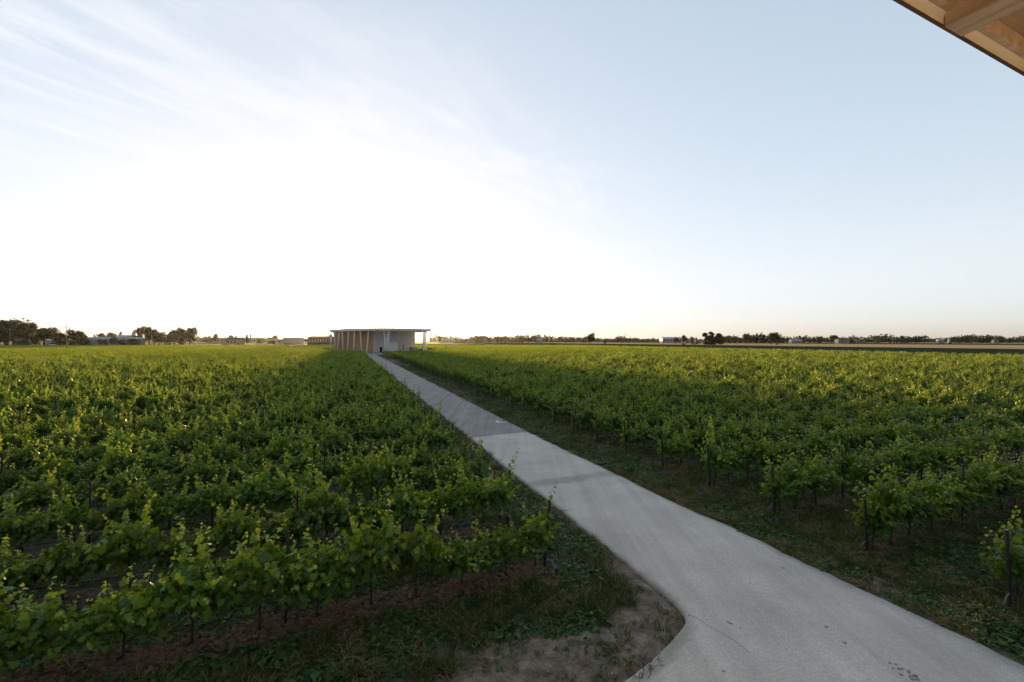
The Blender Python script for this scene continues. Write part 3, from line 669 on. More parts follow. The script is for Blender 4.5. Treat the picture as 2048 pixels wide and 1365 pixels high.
for px, py, v, s_, lb in [(805,1192,0,1.0,'dry straw tuft at the foot of the nearest row, closest to the road'),(505,1258,0,1.1,'dry upright straw tuft left of the second trellis post'),(540,1247,0,.8,'small dry straw tuft touching the second trellis post'),(675,1225,0,.9,'pale dry straw tuft on the clods mid row'),(310,1287,1,1.4,'flattened straw heap on clods between two vines'),(140,1335,1,1.6,'large flattened straw heap near the left corner'),(370,1290,1,1.2,'loose straw heap on the clod strip'),(205,1318,0,1.0,'dry straw tuft among clods near the left corner'),(900,1183,1,1.0,'thin straw scatter beside the clods near the end post'),(1905,1245,1,1.3,'brown dry straw heap near the rightmost post'),(1850,1215,1,1.2,'dry straw on the verge right of the road')]:
    x, y, _ = gp(px, py); o_ = link('straw_tuft', STRAW[v], None, (x, y, zg(x, y)), (0, 0, px*.21), (s_*1.2,)*3); tag(o_, lb, 'straw', 'dry straw tufts'); ssrc.setdefault(v, o_)
# scattered sward
def scatter_area(n, x0, x1, y0, y1, seed): g = np.random.default_rng(seed); return g.uniform(x0, x1, n), g.uniform(y0, y1, n)
P, Rt, Sc, ix = [], [], [], []
g = np.random.default_rng(77)
def sward(n, box, keep_far, size):
    x, y = scatter_area(n, *box, int(n + box[0]*10)); soil, clay, e = covers(x, y)
    al, bl = row_coords(x, y, L0); ar, br = row_coords(x, y, R0)
    ok = (e > -.05 + .12*vn(x*2, y*2, 60)) & (np.abs(x) < 1.18*y + 1) & (y > 7)
    dens = (1 - .93*soil) * (1 - .82*np.clip(clay*1.25, 0, 1)) * (.45 + .9*fbm(x*.9, y*.9, 3, 41))
    dens = np.where((al > 1.0) & (bl < -.8), dens*.35, dens)
    dens = np.where((ar > 6) & (br > 3), dens*.6, dens)
    ok &= g.random(n) < dens * keep_far
    x, y = x[ok], y[ok]; z = ground_z(x, y); nz = fbm(x*.7, y*.7, 3, 51)
    for a, b, c, q, ee, cc in zip(x, y, z, nz, e[ok], clay[ok]):
        w_ = g.random(); v = (int(g.integers(3, 6)) if w_ < sst(q, .42, .62)*.75 else int(g.integers(0, 3)))
        if g.random() < (.25 if ee < .45 else .09): v = 6 + int(g.integers(0, 2))
        if cc > .6 and g.random() < .45: v = 6 + int(g.integers(0, 2))
        s_ = size*g.choice((.6,.8,1.0,1.2,1.6))*g.uniform(.85, 1.15)*(.75 if ee < .3 else 1)*(.6 if cc > .6 else 1); P.append((a, b, c)); Rt.append((g.normal(0,.1), g.normal(0,.1), g.uniform(0, 6.28))); Sc.append((s_, s_, s_*g.uniform(.7,1.2))); ix.append(v)
sward(52000, (-13, 20, 7, 21), .75, .95)
sward(26000, (-8, 26, 21, 40), .8, 1.25)
sward(26000, (-40, 30, 40, 110), .7, 1.8)
gn_scatter('grass', P, Rt, Sc, ix, [[tsrc[v]] for v in range(6)] + [[ssrc[v]] for v in range(2)], 'rough green grass and weeds along the road and between the rows')
print('GRASS', len(P))
# straw and litter under the right-hand rows
P, Rt, Sc, ix = [], [], [], []
for o, sg, kk in ((R0, 1, 6), (L0, -1, 3)):
    for k in range(kk):
        for _ in range(120 if sg > 0 else (190 if k == 0 else 50)):
            t = g.uniform(.1, 16); q = o + D*(STEP*k + g.normal(0,.22) - (.1 if sg < 0 else 0)) + sg*Rw*t
            if q[1] > 7 and abs(q[0]) < 1.2*q[1]: s_ = g.uniform(.5, 1.1); P.append((*q, zg(*q))); Rt.append((0,0,g.uniform(0,6.28))); Sc.append((s_,s_,s_*.6)); ix.append(int(g.integers(0,2)))
gn_scatter('dry_litter', P, Rt, Sc, ix, [[ssrc[v]] for v in range(2)], 'dry straw litter under the vines')
# clods on the tilled strip of the nearest left row
def rock(seed, n=1):
    g2 = np.random.default_rng(seed); import bmesh
    bm = bmesh.new(); bmesh.ops.create_icosphere(bm, subdivisions=n, radius=1)
    for v in bm.verts: v.co *= float(g2.uniform(.68, 1.12)); v.co.z *= .72
    me_ = bpy.data.meshes.new('clod'); bm.to_mesh(me_); bm.free(); me_.materials.append(M['soil']); return me_
CL = [rock(i) for i in range(8)]
small = MB(); nc = 0; g3 = np.random.default_rng(19)
spots = []
for _ in range(2600):
    t = -.35 + 12.6*g3.random(); a_ = g3.normal(-.12, .30); q = L0 + D*a_ - Rw*t
    if q[1] < 7.4: continue
    s_ = .018 + .095*g3.random()**3.5; spots.append((s_, q))
spots.sort(key=lambda s: -s[0]); Q_ = np.array([q for _, q in spots]); ZQ = ground_z(Q_[:,0], Q_[:,1])
for i, (s_, q) in enumerate(spots):
    z = float(ZQ[i])
    if i < 260:
        link('clod', CL[i % 8], ground, (q[0], q[1], z + s_*.25), (g3.uniform(0,6), g3.uniform(0,.5), g3.uniform(0,6)), (s_, s_*g3.uniform(.7,1.1), s_))
    else:
        me_ = CL[i % 8]; a = g3.uniform(0, 6.28); ca_, sa_ = math.cos(a), math.sin(a)
        small.add([(q[0] + s_*(v.co.x*ca_ - v.co.y*sa_), q[1] + s_*(v.co.x*sa_ + v.co.y*ca_), z + s_*(v.co.z + .2)) for v in me_.vertices], [tuple(p.vertices) for p in me_.polygons])
cs = small.build('soil_crumbs', M['soil'], ground); cs['kind'] = 'stuff'
gr = MB()
gxy = np.column_stack((g3.uniform(-3, 4, 1300), g3.uniform(7.2, 12.5, 1300))); so, cl, ee = covers(gxy[:,0], gxy[:,1]); gz_ = ground_z(gxy[:,0], gxy[:,1])
for (x, y), c1, e1, z in zip(gxy, cl, ee, gz_):
    if e1 < .0 or c1 < .5 or (e1 > 1.3 and g3.random() < .6): continue
    s_ = .006 + .024*g3.random()**3; me_ = CL[int(g3.integers(0,8))]
    gr.add([(x + s_*v.co.x, y + s_*v.co.y, z + s_*(v.co.z + .2)) for v in me_.vertices], [tuple(p.vertices) for p in me_.polygons])
tag(gr.build('gravel', M['stone']), 'small stones along the road edge and on the clay', kind='stuff')
fl = MB()
for _ in range(170):
    px, py = g3.normal(1940, 42), g3.normal(1248, 26); x, y, _z = gp(px, py)
    if edge_dist(np.array([x]), np.array([y]))[0] < .1 or inside(ROADPOLY, np.array([x]), np.array([y]))[0]: continue
    z = zg(x, y) + g3.uniform(.12,.24); r_ = g3.uniform(.008,.014); n = 6; a0 = g3.uniform(0,1)
    fl.add([(x,y,z+.004)] + [(x + r_*math.cos(a0+2*math.pi*i/n), y + r_*math.sin(a0+2*math.pi*i/n), z + g3.uniform(-.003,.003)) for i in range(n)], [(0, 1+i, 1+(i+1) % n) for i in range(n)])
tag(fl.build('yellow_flowers', M['flower']), 'tiny yellow flowers in the verge near the rightmost post', kind='stuff')
#@@FAR
# ------------------------------------------------------------------ far fields
def strip_field(name, a, b, z, mt, label, y0=-200, y1=4200, dirn=np.array((-.26,.966))):
    n = np.array((dirn[1], -dirn[0])); c = [n*a + dirn*y0, n*b + dirn*y0, n*b + dirn*y1, n*a + dirn*y1]
    m = MB(); m.prism([tuple(p) for p in c], -.02, z); tag(m.build(name, mt), label, kind='structure')
strip_field('dark_crop_field', 197, 415, .55, M['crop'], 'dark green low crop strip beyond the right vineyard')
strip_field('wheat_field', 416, 770, .8, M['wheat'], 'golden ripe wheat strip beyond the dark crop')
strip_field('green_crop_field', 771, 1250, .7, M['crop2'], 'green crop strip beyond the wheat')
strip_field('far_wheat_field', 1251, 1900, .8, M['wheat'], 'second thin wheat strip near the horizon right')
strip_field('far_crop_field', 1901, 3600, .7, M['crop2'], 'far green fields under the right horizon')
m = MB(); m.prism([(-900, 540), (-60, 585), (-60, 620), (-900, 575)], -.01, .02); tag(m.build('far_track', M['pale']), 'pale farm track beyond the left vineyard', kind='structure')
m = MB(); m.prism([(-260, 655), (150, 690), (150, 900), (-260, 860)], -.01, .5); tag(m.build('middle_crop_field', M['crop2']), 'green field behind the hall', kind='structure')

# ------------------------------------------------------------------ trees
TRI = np.array([(0,0,0),(1,.45,.1),(1,-.45,.1),(1.6,0,-.1)]); TRIT = np.array([(0,2,1),(1,2,3)])
def crown(seed, kind):
    g = np.random.default_rng(seed); P, Nn = [], []
    if kind == 'round': cl = [(unit(g.normal(0,1,3))*g.uniform(.05,.34)*np.array((1,1,.95)) + (0,0,.58), g.uniform(.14,.22)) for _ in range(26)]
    elif kind == 'tall': cl = [(np.array((g.normal(0,.09), g.normal(0,.09), z)), g.uniform(.09,.16)*(1.15 - z*.55)) for z in np.linspace(.2,.93,15)]
    elif kind == 'dome': cl = [(np.array((.48*math.cos(a)*r, .48*math.sin(a)*r, .22 + .50*math.sqrt(max(0,1-r*r)) * g.uniform(.8,1))), g.uniform(.14,.20)) for a, r in zip(g.uniform(0,6.28,26), np.sqrt(g.random(26)))] + [(np.array((.42*math.cos(a), .42*math.sin(a), .14)), .14) for a in np.linspace(0,6.28,9)]
    elif kind == 'open': cl = [(np.array((g.normal(0,.2), g.normal(0,.2), g.uniform(.30,.90))), g.uniform(.10,.17)) for _ in range(24)]
    elif kind == 'shrub':
        cl = [(np.array((g.normal(0,.28), g.normal(0,.2), g.uniform(.1,.5))), g.uniform(.12,.2)) for _ in range(16)]
        for a in g.uniform(-.9,.9,7):
            for f in np.linspace(.4,1,5): cl.append((np.array((math.sin(a)*f*.55, g.normal(0,.08), .1 + f*.82*math.cos(a*.8))), .075*(1.3-f*.6)))
    else: cl = [(np.array((g.normal(0,.3), g.normal(0,.2), g.uniform(.2,.62))), g.uniform(.16,.26)) for _ in range(12)]      # bush
    per = 150; S = []
    for c, r_ in cl:
        d = unit(g.normal(0,1,(per,3))); P.append(np.array(c) + d*r_*g.uniform(.55,1.05,(per,1))); Nn.append(d + g.normal(0,.5,(per,3))); S.append(np.full(per, .042)*g.uniform(.6,1.5,per))
    P, Nn, S = np.concatenate(P), np.concatenate(Nn), np.concatenate(S); P[:,2] = np.maximum(P[:,2], .02)
    return leaves_mesh('crown', P, Nn, g.normal(0,1,P.shape), S, g.random(len(P)), M['tree'], TRI, TRIT)
def trunk_mesh(seed, kind):
    g = np.random.default_rng(seed); m = MB(); hh = .7 if kind in ('tall','open','round') else .45
    m.tube([(0,0,-.02),(g.normal(0,.01),0,hh*.4),(g.normal(0,.02),g.normal(0,.02),hh)], [.032,.024,.012], 7)
    for i in range(5):
        a = g.uniform(0,6.28); z = g.uniform(.3,.6)*hh/.7; m.tube([(0,0,z),(.12*math.cos(a),.12*math.sin(a),z+.12),(.22*math.cos(a),.22*math.sin(a),z+.28)], [.012,.008,.004], 5)
    return m.mesh('trunk', M['bark'], True)
KINDS_ = {k: [(crown(700+i*13+j, k), trunk_mesh(800+i*7+j, k)) for j in range(3)] for i, k in enumerate(('round','tall','dome','open','shrub','bush'))}
def tree(px, ytop, wpx, Y, kind, label, group='trees on the far edge of the fields', name=None, cat='tree', v=None):
    h_ = zat(ytop, Y); w_ = wpx / F * Y; v = int(px) % 3 if v is None else v
    c, t = KINDS_[kind][v]; co_ = np.empty(len(c.vertices)*3, np.float32); c.vertices.foreach_get('co', co_); co_ = co_.reshape(-1,3); base = float(np.percentile(np.abs(co_[:,0]), 97))*2; top = float(np.percentile(co_[:,2], 99.5))
    o = empty(name or {'tall': 'poplar_tree', 'shrub': 'large_shrub', 'bush': 'bush'}.get(kind, 'broadleaf_tree'), at(px, Y), px*.7 % 6)
    o.scale = (w_/base, w_/base, h_/top); link('crown', c, o)['kind'] = 'stuff'; link('trunk', t, o); tag(o, label, cat, group)
T_ = [(14,641,56,560,'round','tallest dark tree at the left edge of the photo'),(-6,650,40,575,'round','dark tree half cut off by the left edge'),(52,647,42,565,'open','tall loose tree second from the left edge'),(31,655,30,585,'round','dark tree in the gap between the two tallest left trees'),
 (88,656,36,555,'round','broad dark tree just left of the grey farmhouse'),(104,666,8,556,'tall','narrow tree touching the farmhouse gable'),(72,668,26,560,'bush','low dark bush between left trees and farmhouse'),
 (145,661,42,550,'dome','big dome-shaped dark tree right of the farmhouse'),(10,672,50,540,'bush','dark hedge bush under the leftmost trees'),(57,680,30,538,'bush','low bush before the ochre cottage'),(128,681,18,545,'bush','low hedge bush beside the farmhouse wall'),
 (279,656,17,640,'open','thin pale see-through tree left of the grove'),(298,654,22,610,'round','tall tree left in the grove beyond the greenhouse'),(309,659,14,612,'open','loose tree right beside the tall grove tree'),(318,665,22,600,'round','medium round tree in the grove'),(336,668,10,606,'round','small tree at the right end of the grove'),(322,674,40,598,'bush','low bushes under the grove trees'),
 (350,661,22,590,'round','left tree of the dense dark clump'),(363,657,24,592,'round','middle tree of the dense dark clump'),(379,656,22,588,'round','right tallest tree of the dense dark clump'),(366,668,44,586,'bush','dark undergrowth of the dense clump'),
 (170,682,18,548,'bush','dark shrub before the left end of the greenhouse'),(206,679,22,548,'bush','dark shrub before the greenhouse middle'),(226,675,14,547,'round','small dark tree before the greenhouse'),(243,679,22,548,'bush','wide shrub before the blue-roofed shed'),(262,677,26,549,'bush','shrub row before the greenhouse right end'),
 (430,668,8,900,'round','small round tree on the left horizon'),(461,671,9,760,'round','small tree behind the brown barn'),(495,675,9,720,'round','small bushy tree right of the brown barn'),(472,671,5,1200,'tall','thin tree behind the brown barn roof'),(494,669,4,1300,'tall','left of two thin trees left of the hall'),(501,668,4,1300,'tall','right of two thin trees left of the hall'),(551,671,9,1100,'round','round tree behind the white houses left of the hall'),(518,678,16,800,'bush','low dark bushes left of the white house'),(545,681,18,790,'bush','long low hedge before the white house'),
 (241,664,6,1100,'tall','dark poplar behind the blue shed roof'),(266,664,4,1150,'tall','narrow dark poplar right of the blue shed'),(224,666,14,1100,'round','distant tree above the greenhouse roof'),(205,667,12,1120,'round','distant round tree above greenhouse left part'),
 (1182,667,14,620,'round','lone leaning tree standing in the right fields'),(1210,680,9,720,'bush','small bush right of the lone tree'),(1423,665,42,640,'shrub','large spiky shrub clump on the wheat edge'),(1442,672,16,650,'bush','round bush at the right foot of the spiky clump'),(1543,666,22,690,'round','lone broad tree on the wheat edge right'),(1493,668,12,830,'round','upright dark tree left of the lone broad tree'),(1368,671,10,900,'round','small dark tree near the pale blue hall'),(1354,675,14,880,'bush','dark bush near the pale blue hall'),(1385,674,18,900,'bush','wide grey-green bush left of the spiky clump'),
 (1669,671,18,900,'round','round tree beside the white farmhouse right'),(1704,680,14,900,'bush','low bush right of the white farmhouse'),(1899,685,6,760,'bush','tiny dark bush alone in the wheat right'),(880,672,8,1100,'round','dark tree right of the hall columns'),(1367,686.5,8,500,'bush','reddish round bush standing in the dark crop strip')]
for a in T_: tree(*a[:5], a[5])
# treeline that reads as one mass
rows = [(398,420,674,1300),(505,660,676,1500),(865,900,673,1600),(900,935,676,1700),(940,968,671,1250),(955,1042,672,1300),(1044,1082,671,1200),(1082,1180,674,1500),(1190,1330,677,1900),(1235,1262,675,1500),(1448,1470,673,1200),(1455,1485,674,1100),(1490,1560,670.5,1100),(1550,1600,675,1250),(1600,1645,674,1300),(1640,1700,676,1500),(1700,1760,674,1350),(1755,1850,672.5,1250),(1850,1905,677,1600),(1903,1965,672,1200),(1960,2000,671.5,1200),(1990,2060,675,1250),(1195,2060,679,2600),(0,660,679,2800),(860,1200,679,2800),(150,200,675,1200),(195,280,671,1300)]
Vt, Tt, Ci = [], [], []; nb_ = 0; g = np.random.default_rng(5)
for x0, x1, yt, Y in rows:
    px = x0
    while px < x1:
        Yq = Y*g.uniform(.97,1.06); h_ = max(3.5, zat(yt + g.normal(0,1.1), Yq)*g.uniform(.82,1.08)); w_ = h_*g.uniform(.35,.62) if g.random() > .12 else h_*.18
        X = (px - 1024)/F*Yq; px += max(1.6, w_/Yq*F*g.uniform(.7,1.3)); n = 110
        d = unit(g.normal(0,1,(n,3))); d[:,2] *= 1.0; lob = 1 + .28*np.sin(d[:,0]*5 + px) * np.cos(d[:,2]*4 + px*2)
        c = np.array((X, Yq, h_*.53)) + d*lob[:,None]*np.array((w_, w_, h_*.47))*g.uniform(.6,1,(n,1)); c[:,2] = np.maximum(c[:,2], .3)
        s_ = h_*.11; tri = c[:,None,:] + g.normal(0, s_, (n,3,3)); Vt.append(tri.reshape(-1,3)); Ci.append(np.repeat(g.random(n), 3))
Vt = np.concatenate(Vt); tr_ = np.arange(len(Vt)).reshape(-1,3)
tag(link('distant_treeline', np_mesh('distant_treeline', Vt, tr_, M['far_tree'], {'tint': np.concatenate(Ci)})), 'low hazy treeline along the whole horizon', kind='stuff')

# ------------------------------------------------------------------ far buildings
def house(name, label, px0, px1, yeave, yridge, Y, wall, roofm, cat='house', depth=None, nwin=3, rows_=1, door=True, win=None, hip=False, group=None, rz=0, frames=False):
    w_ = (px1 - px0)/F*Y; d_ = depth or max(5, w_*.5); ze, zr = zat(yeave, Y), zat(yridge, Y); o = empty(name, at((px0+px1)/2, Y), rz); tag(o, label, cat, group)
    m = MB(); m.prism([(-w_/2,0),(w_/2,0),(w_/2,d_),(-w_/2,d_)], 0, ze); m.build('wall', wall, o)
    i = w_*.2 if hip else -.3; m = MB(); e = .4
    m.add([(-w_/2-e,-e,ze),(w_/2+e,-e,ze),(w_/2+e,d_+e,ze),(-w_/2-e,d_+e,ze),(-w_/2+i,d_/2,zr),(w_/2-i,d_/2,zr)], [(0,1,5,4),(2,3,4,5),(1,2,5),(3,0,4),(3,2,1,0)]); m.build('roof', roofm, o)
    st = w_/(nwin + (1 if door else 0) + .5); wm = win or M['glass']
    for r_ in range(rows_):
        for k in range(nwin):
            x = -w_/2 + st*(k + .75); z = ze*(r_ + .35)/rows_ if rows_ > 1 else ze*.38; hh = ze/rows_*.38; m = MB(); m.box(x - st*.2, x + st*.2, -.06, .05, z, z + hh); wo = m.build('window', wm, o)
            if frames: m = MB(); m.box(x - st*.24, x + st*.24, -.10, -.065, z - .2, z - .03); m.build('sill', M['plaster'], wo)
    if door: x = w_/2 - st*.6; m = MB(); m.box(x - st*.2, x + st*.2, -.05, .05, 0, min(2.6, ze*.7)); m.build('door', M['brown'], o)
    return o
house('farmhouse', 'grey two-storey farmhouse with dark roof between the left trees', 103, 125, 672.5, 667, 560, M['beige'], M['roof_dark'], nwin=2, rows_=2, hip=True, frames=True)
house('cottage', 'ochre cottage half hidden by the leftmost trees', 24, 46, 679, 675.5, 545, M['ochre'], M['roof_dark'], nwin=2)
house('barn', 'low brown barn with pale front left of the winery hall', 452, 481, 680, 675.5, 700, M['beige'], M['roof_dark'], 'barn', nwin=3)
house('white_shed', 'small white shed beside the brown barn', 441, 451, 682, 679, 690, M['plaster'], M['roof_dark'], 'shed', nwin=1)
house('factory_hall', 'long pale factory hall on the left horizon', 412, 470, 676.3, 674.8, 1400, M['plaster'], M['roof_blue'], 'building', nwin=6, door=False)
house('warehouse', 'pale blue-roofed warehouse behind the thin trees', 470, 515, 677, 674.8, 1350, M['plaster'], M['roof_blue'], 'building', nwin=5, door=False)
house('white_house', 'white house with hedge left of the winery hall', 534, 552, 679.5, 676.5, 880, M['plaster'], M['roof_red'], nwin=3)
house('long_store', 'long white store building just left of the winery hall', 566, 600, 676.5, 675.2, 860, M['plaster'], M['steel'], 'building', nwin=0, door=False)
house('low_white_store', 'lower white annex beside the long white store', 553, 566, 680, 678.5, 850, M['plaster'], M['steel'], 'building', nwin=1, door=False)
st_ = house('stable', 'brown stable with a row of bright openings behind the hall', 615, 668, 676, 672.5, 640, M['brown'], M['roof_red'], 'stable', nwin=9, door=False, win=M['plaster'])
m = MB(); m.box(8, 12, 8, 11, zat(673.5, 640), zat(670, 640)); m.build('chimney', M['brown'], st_)
house('far_white_house', 'white house in the treeline right of the hall', 1075, 1085, 679.5, 676.8, 1150, M['plaster'], M['roof_blue'], nwin=2)
house('far_hall', 'wide pale low hall right of the hall columns', 880, 905, 679, 677.5, 1500, M['plaster'], M['roof_blue'], 'building', nwin=4, door=False)
house('pale_blue_hall', 'pale blue sports hall on the middle right horizon', 1325, 1365, 677.5, 674.3, 1700, M['roof_blue'], M['roof_blue'], 'building', nwin=6, door=False)
house('field_house', 'white low house right of the lone broad tree', 1583, 1605, 681.5, 679.5, 1000, M['plaster'], M['roof_blue'], nwin=4)
house('white_farmhouse', 'white farmhouse with dark windows on the right horizon', 1677, 1699, 680, 677.5, 880, M['plaster'], M['roof_red'], nwin=4, frames=True)
house('red_roof_house', 'low reddish house right of the white farmhouse', 1714, 1732, 681, 678.3, 1150, M['beige'], M['roof_red'], nwin=3)
house('pale_barn', 'pale round-roofed barn before the right treeline', 1877, 1889, 681, 679, 1000, M['plaster'], M['roof_blue'], 'barn', nwin=2)
house('small_white_block', 'tiny white tower block in the right treeline', 1898, 1901, 679.5, 678.8, 1100, M['plaster'], M['roof_blue'], 'building', nwin=1)
house('crane_yard_house', 'beige house under the crane on the right', 1988, 1998, 681.5, 679.5, 1050, M['beige'], M['roof_red'], nwin=2)
house('roadside_house', 'pale house right of the pale blue hall', 1370, 1378, 680, 678, 1000, M['beige'], M['roof_red'], nwin=2)
house('low_pink_house', 'low pink-beige house left of the spiky clump', 1391, 1402, 681, 679, 1000, M['beige'], M['roof_red'], nwin=2)
# greenhouse: arched tunnels
gh = empty('greenhouse', at(158, 556)); tag(gh, 'long white arched greenhouse left of the grove', 'greenhouse')
wg = 76/F*556
for k in range(6):
    m = MB(); zt = zat(674.3, 556); n = 9; x0 = wg/6*k; x1 = x0 + wg/6 - .4; prof = [(0, .0), (0, zt*.55)] + [(7*(1 - math.cos(math.pi*i/n))/1, zt*.55 + zt*.45*math.sin(math.pi*i/n)) for i in range(1, n)] + [(14, zt*.55), (14, 0)]
    q = len(prof); m.add([(x0, a, b) for a, b in prof] + [(x1, a, b) for a, b in prof], [tuple(range(q))[::-1], tuple(range(q, 2*q))] + [(i, (i+1) % q, (i+1) % q + q, i + q) for i in range(q)]); m.build('tunnel_bay', M['roof_blue' if k % 2 else 'plaster'], gh)
shed_ = house('blue_roof_shed', 'pale blue-roofed shed standing behind the greenhouse', 232, 256, 674.5, 670.5, 580, M['plaster'], M['roof_blue'], 'shed', nwin=2)
lb_ = house('low_glasshouse', 'low pale glasshouse row right of the blue-roofed shed', 256, 281, 678, 675, 560, M['beige'], M['roof_blue'], 'greenhouse', nwin=7, door=False, win=M['plaster'])
# tank beside the farmhouse
tk = empty('storage_tank', at(97, 548)); tag(tk, 'white domed storage tank before the farmhouse', 'tank'); m = MB(); r_ = 3.2
m.tube([(0,0,0),(0,0,zat(681,548))], r_, 14); m.build('tank_wall', M['plaster'], tk)
m = MB(); m.tube([(0,0,zat(681,548)),(0,0,zat(680,548)),(0,0,zat(679,548)),(0,0,zat(678.3,548))], [r_*1.02, r_*.85, r_*.55, .2], 14); m.build('dome', M['white'], tk)

# ------------------------------------------------------------------ vehicles
def wheel(o, x, y, r_, w_=.25):
    m = MB(); m.tube([(x, y - w_/2, r_), (x, y + w_/2, r_)], r_, 14); wh = m.build('wheel', M['black'], o, True); m = MB(); m.tube([(x, y - w_/2 - .02, r_), (x, y + w_/2 + .02, r_)], r_*.55, 10); m.build('rim', M['silver'], wh)
def extrude_profile(prof, y0, y1):
    m = MB(); q = len(prof); m.add([(x, y0, z) for x, z in prof] + [(x, y1, z) for x, z in prof], [tuple(range(q)), tuple(range(q, 2*q))[::-1]] + [(i, i + q, (i+1) % q + q, (i+1) % q) for i in range(q)]); return m
def car(name, label, loc, rz, paint, van=False):
    o = empty(name, loc, rz); tag(o, label, 'van' if van else 'car'); h_ = 2.1 if van else 1.45; L_ = 5.0 if van else 4.2
    body = [(-L_/2,.3),(L_/2,.3),(L_/2+.03,.6),(L_/2-.1,.85),(L_/2-1.0,1.0),(-L_/2+.1,1.0),(-L_/2-.02,.6)]; extrude_profile(body, -.88, .88).build('body', paint, o)
    cab = [(L_/2-1.05,1.0),(L_/2-1.7,h_-.06),(L_/2-2.0,h_),(-L_/2+.45,h_),(-L_/2+.12,1.0)]; cb = extrude_profile(cab, -.80, .80).build('cabin', paint, o)
    sw = [(L_/2-1.25,1.05),(L_/2-1.75,h_-.15),(-L_/2+.6,h_-.15),(-L_/2+.35,1.05)]
    for y0, y1 in ((-.83,-.805),(.805,.83)): extrude_profile(sw, y0, y1).build('side_window', M['glass'], cb)
    m = MB(); m.add([(L_/2-1.0,-.7,1.03),(L_/2-1.0,.7,1.03),(L_/2-1.66,.66,h_-.1),(L_/2-1.66,-.66,h_-.1)], [(0,1,2,3)]); m.build('windscreen', M['glass'], cb)
    for x in (-L_/2+.8, L_/2-.85):
        for y in (-.80,.80): wheel(o, x, y, .32)
    for y in (-.6,.6): m = MB(); m.box(L_/2-.05, L_/2+.045, y-.15, y+.15, .62, .76); m.build('headlight', M['white'], o)
    return o
X0 = W2(839, 236); car('parked_van', 'silver van parked at the right end of the winery hall', (*X0, .02), R(200), M['silver'], True)
X1 = W2(832, 232.5); car('parked_car', 'light grey car parked just before the silver van', (*X1, .02), R(150), M['silver'])
dm_ = empty('steel_drum', (*W2(824.5, 228), .02)); tag(dm_, 'grey steel drum lying by the right wall of the hall', 'drum'); m = MB(); m.tube([(-1.2,0,1.5),(1.2,0,1.5)], 1.45, 16); m.build('shell', M['steel'], dm_, True)
for x in (-.8,.8): m = MB(); m.box(x-.15, x+.15, -1.2, 1.2, 0, .5); m.build('cradle', M['black'], dm_)
wt = empty('work_table', (*W2(815, 229), .02)); tag(wt, 'low white loading bench before the hall wall', 'bench'); m = MB(); m.box(-2.6,2.6,-.7,.7,1.05,1.25); m.build('top', M['white'], wt)
for x in (-2.3,2.3):
    for y in (-.5,.5): m = MB(); m.box(x-.08,x+.08,y-.08,y+.08,0,1.05); m.build('leg', M['steel'], wt)
tl = empty('flat_trailer', (*W2(861, 236), .02), R(10)); tag(tl, 'grey flat trailer right of the columns', 'trailer'); m = MB(); m.box(-2.2,2.2,-1,1,.9,1.3); m.build('bed', M['silver'], tl)
for x in (-.5,.5):
    for y in (-.9,.9): wheel(tl, x, y, .42)
m = MB(); m.tube([(2.2,0,1.0),(3.4,0,.8)], .06, 6); m.build('drawbar', M['steel'], tl)
ybol = empty('yellow_bollard', (*W2(866.5, 232), .0)); tag(ybol, 'yellow bollard at the right end of the yard', 'bollard'); m = MB(); m.tube([(0,0,0),(0,0,2.1),(0,0,2.25)], [.38,.38,.2], 10); m.build('bollard_body', M['yellow'], ybol); m = MB(); m.box(-.5,.5,-.5,.5,0,.12); m.build('foot', M['black'], ybol)
car('far_car', 'white car on the track before the dense tree clump', (*at(345, 560)[:2], .02), R(0), M['white'])
car('white_camper', 'white camper van before the farmhouse', (*at(110, 546)[:2], .02), R(5), M['white'], True).scale = (2.1, 1.6, 2.2)
car('barn_car', 'white van parked before the brown barn', (*at(463, 690)[:2], .02), R(2), M['white'], True)
tc_ = empty('tractor', at(1553, 640)); tc_.location.z = .45; tc_.rotation_euler = (0, 0, R(190)); tag(tc_, 'red tractor with white front working at the wheat edge', 'tractor')
m = MB(); m.box(-.2,2.6,-.5,.5,.9,1.8); m.build('hood', M['red'], tc_); m = MB(); m.box(-1.4,.2,-.85,.85,.9,1.9); b_c = m.build('body', M['red'], tc_)
m = MB(); m.box(-1.25,.15,-.8,.8,1.9,3.0); cbt = m.build('cab', M['glass'], tc_); m = MB(); m.box(-1.4,.25,-.9,.9,3.0,3.15); m.build('cab_roof', M['white'], cbt); m = MB(); m.box(2.6,3.3,-.6,.6,.7,1.3); m.build('front_weight', M['white'], tc_)
for y in (-1,1): wheel(tc_, -.8, y, .95, .5); wheel(tc_, 1.9, y*.85, .6, .4)
m = MB(); m.tube([(1.6,.3,1.8),(1.6,.3,2.7)], .06, 6); m.build('exhaust', M['black'], tc_)

# ------------------------------------------------------------------ poles, cables, pylons, crane
def pole(px, ytop, Y, arm, label, mt='concrete_pole', rad=.17, box=False):
    h_ = zat(ytop, Y); o = empty('utility_pole' if h_ > 6 else 'field_pole', at(px, Y)); tag(o, label, 'pole', 'poles standing in the fields')
    m = MB(); m.tube([(0,0,-.2),(0,0,h_*.5),(0,0,h_)], [rad, rad*.8, rad*.6], 8); m.build('mast', M[mt], o, True)
    if arm:
        m = MB(); z = zat(arm[0], Y); m.box(-arm[1], arm[1], -.08, .08, z-.09, z+.09); a = m.build('crossarm', M['steel'], o)
        for x in (-arm[1], arm[1]): m = MB(); m.tube([(x*.95,0,z+.09),(x*.95,0,z+.6)], .09, 6); m.build('insulator', M['white'], a)
    if box: m = MB(); m.box(-.6,.6,-.3,.3,h_-.5,h_); m.build('box', M['black'], o)
    return np.array(at(px, Y)), h_
pA, hA = pole(133, 649, 262, (656, 1.7), 'tall pale concrete power pole with crossarm at the far left')
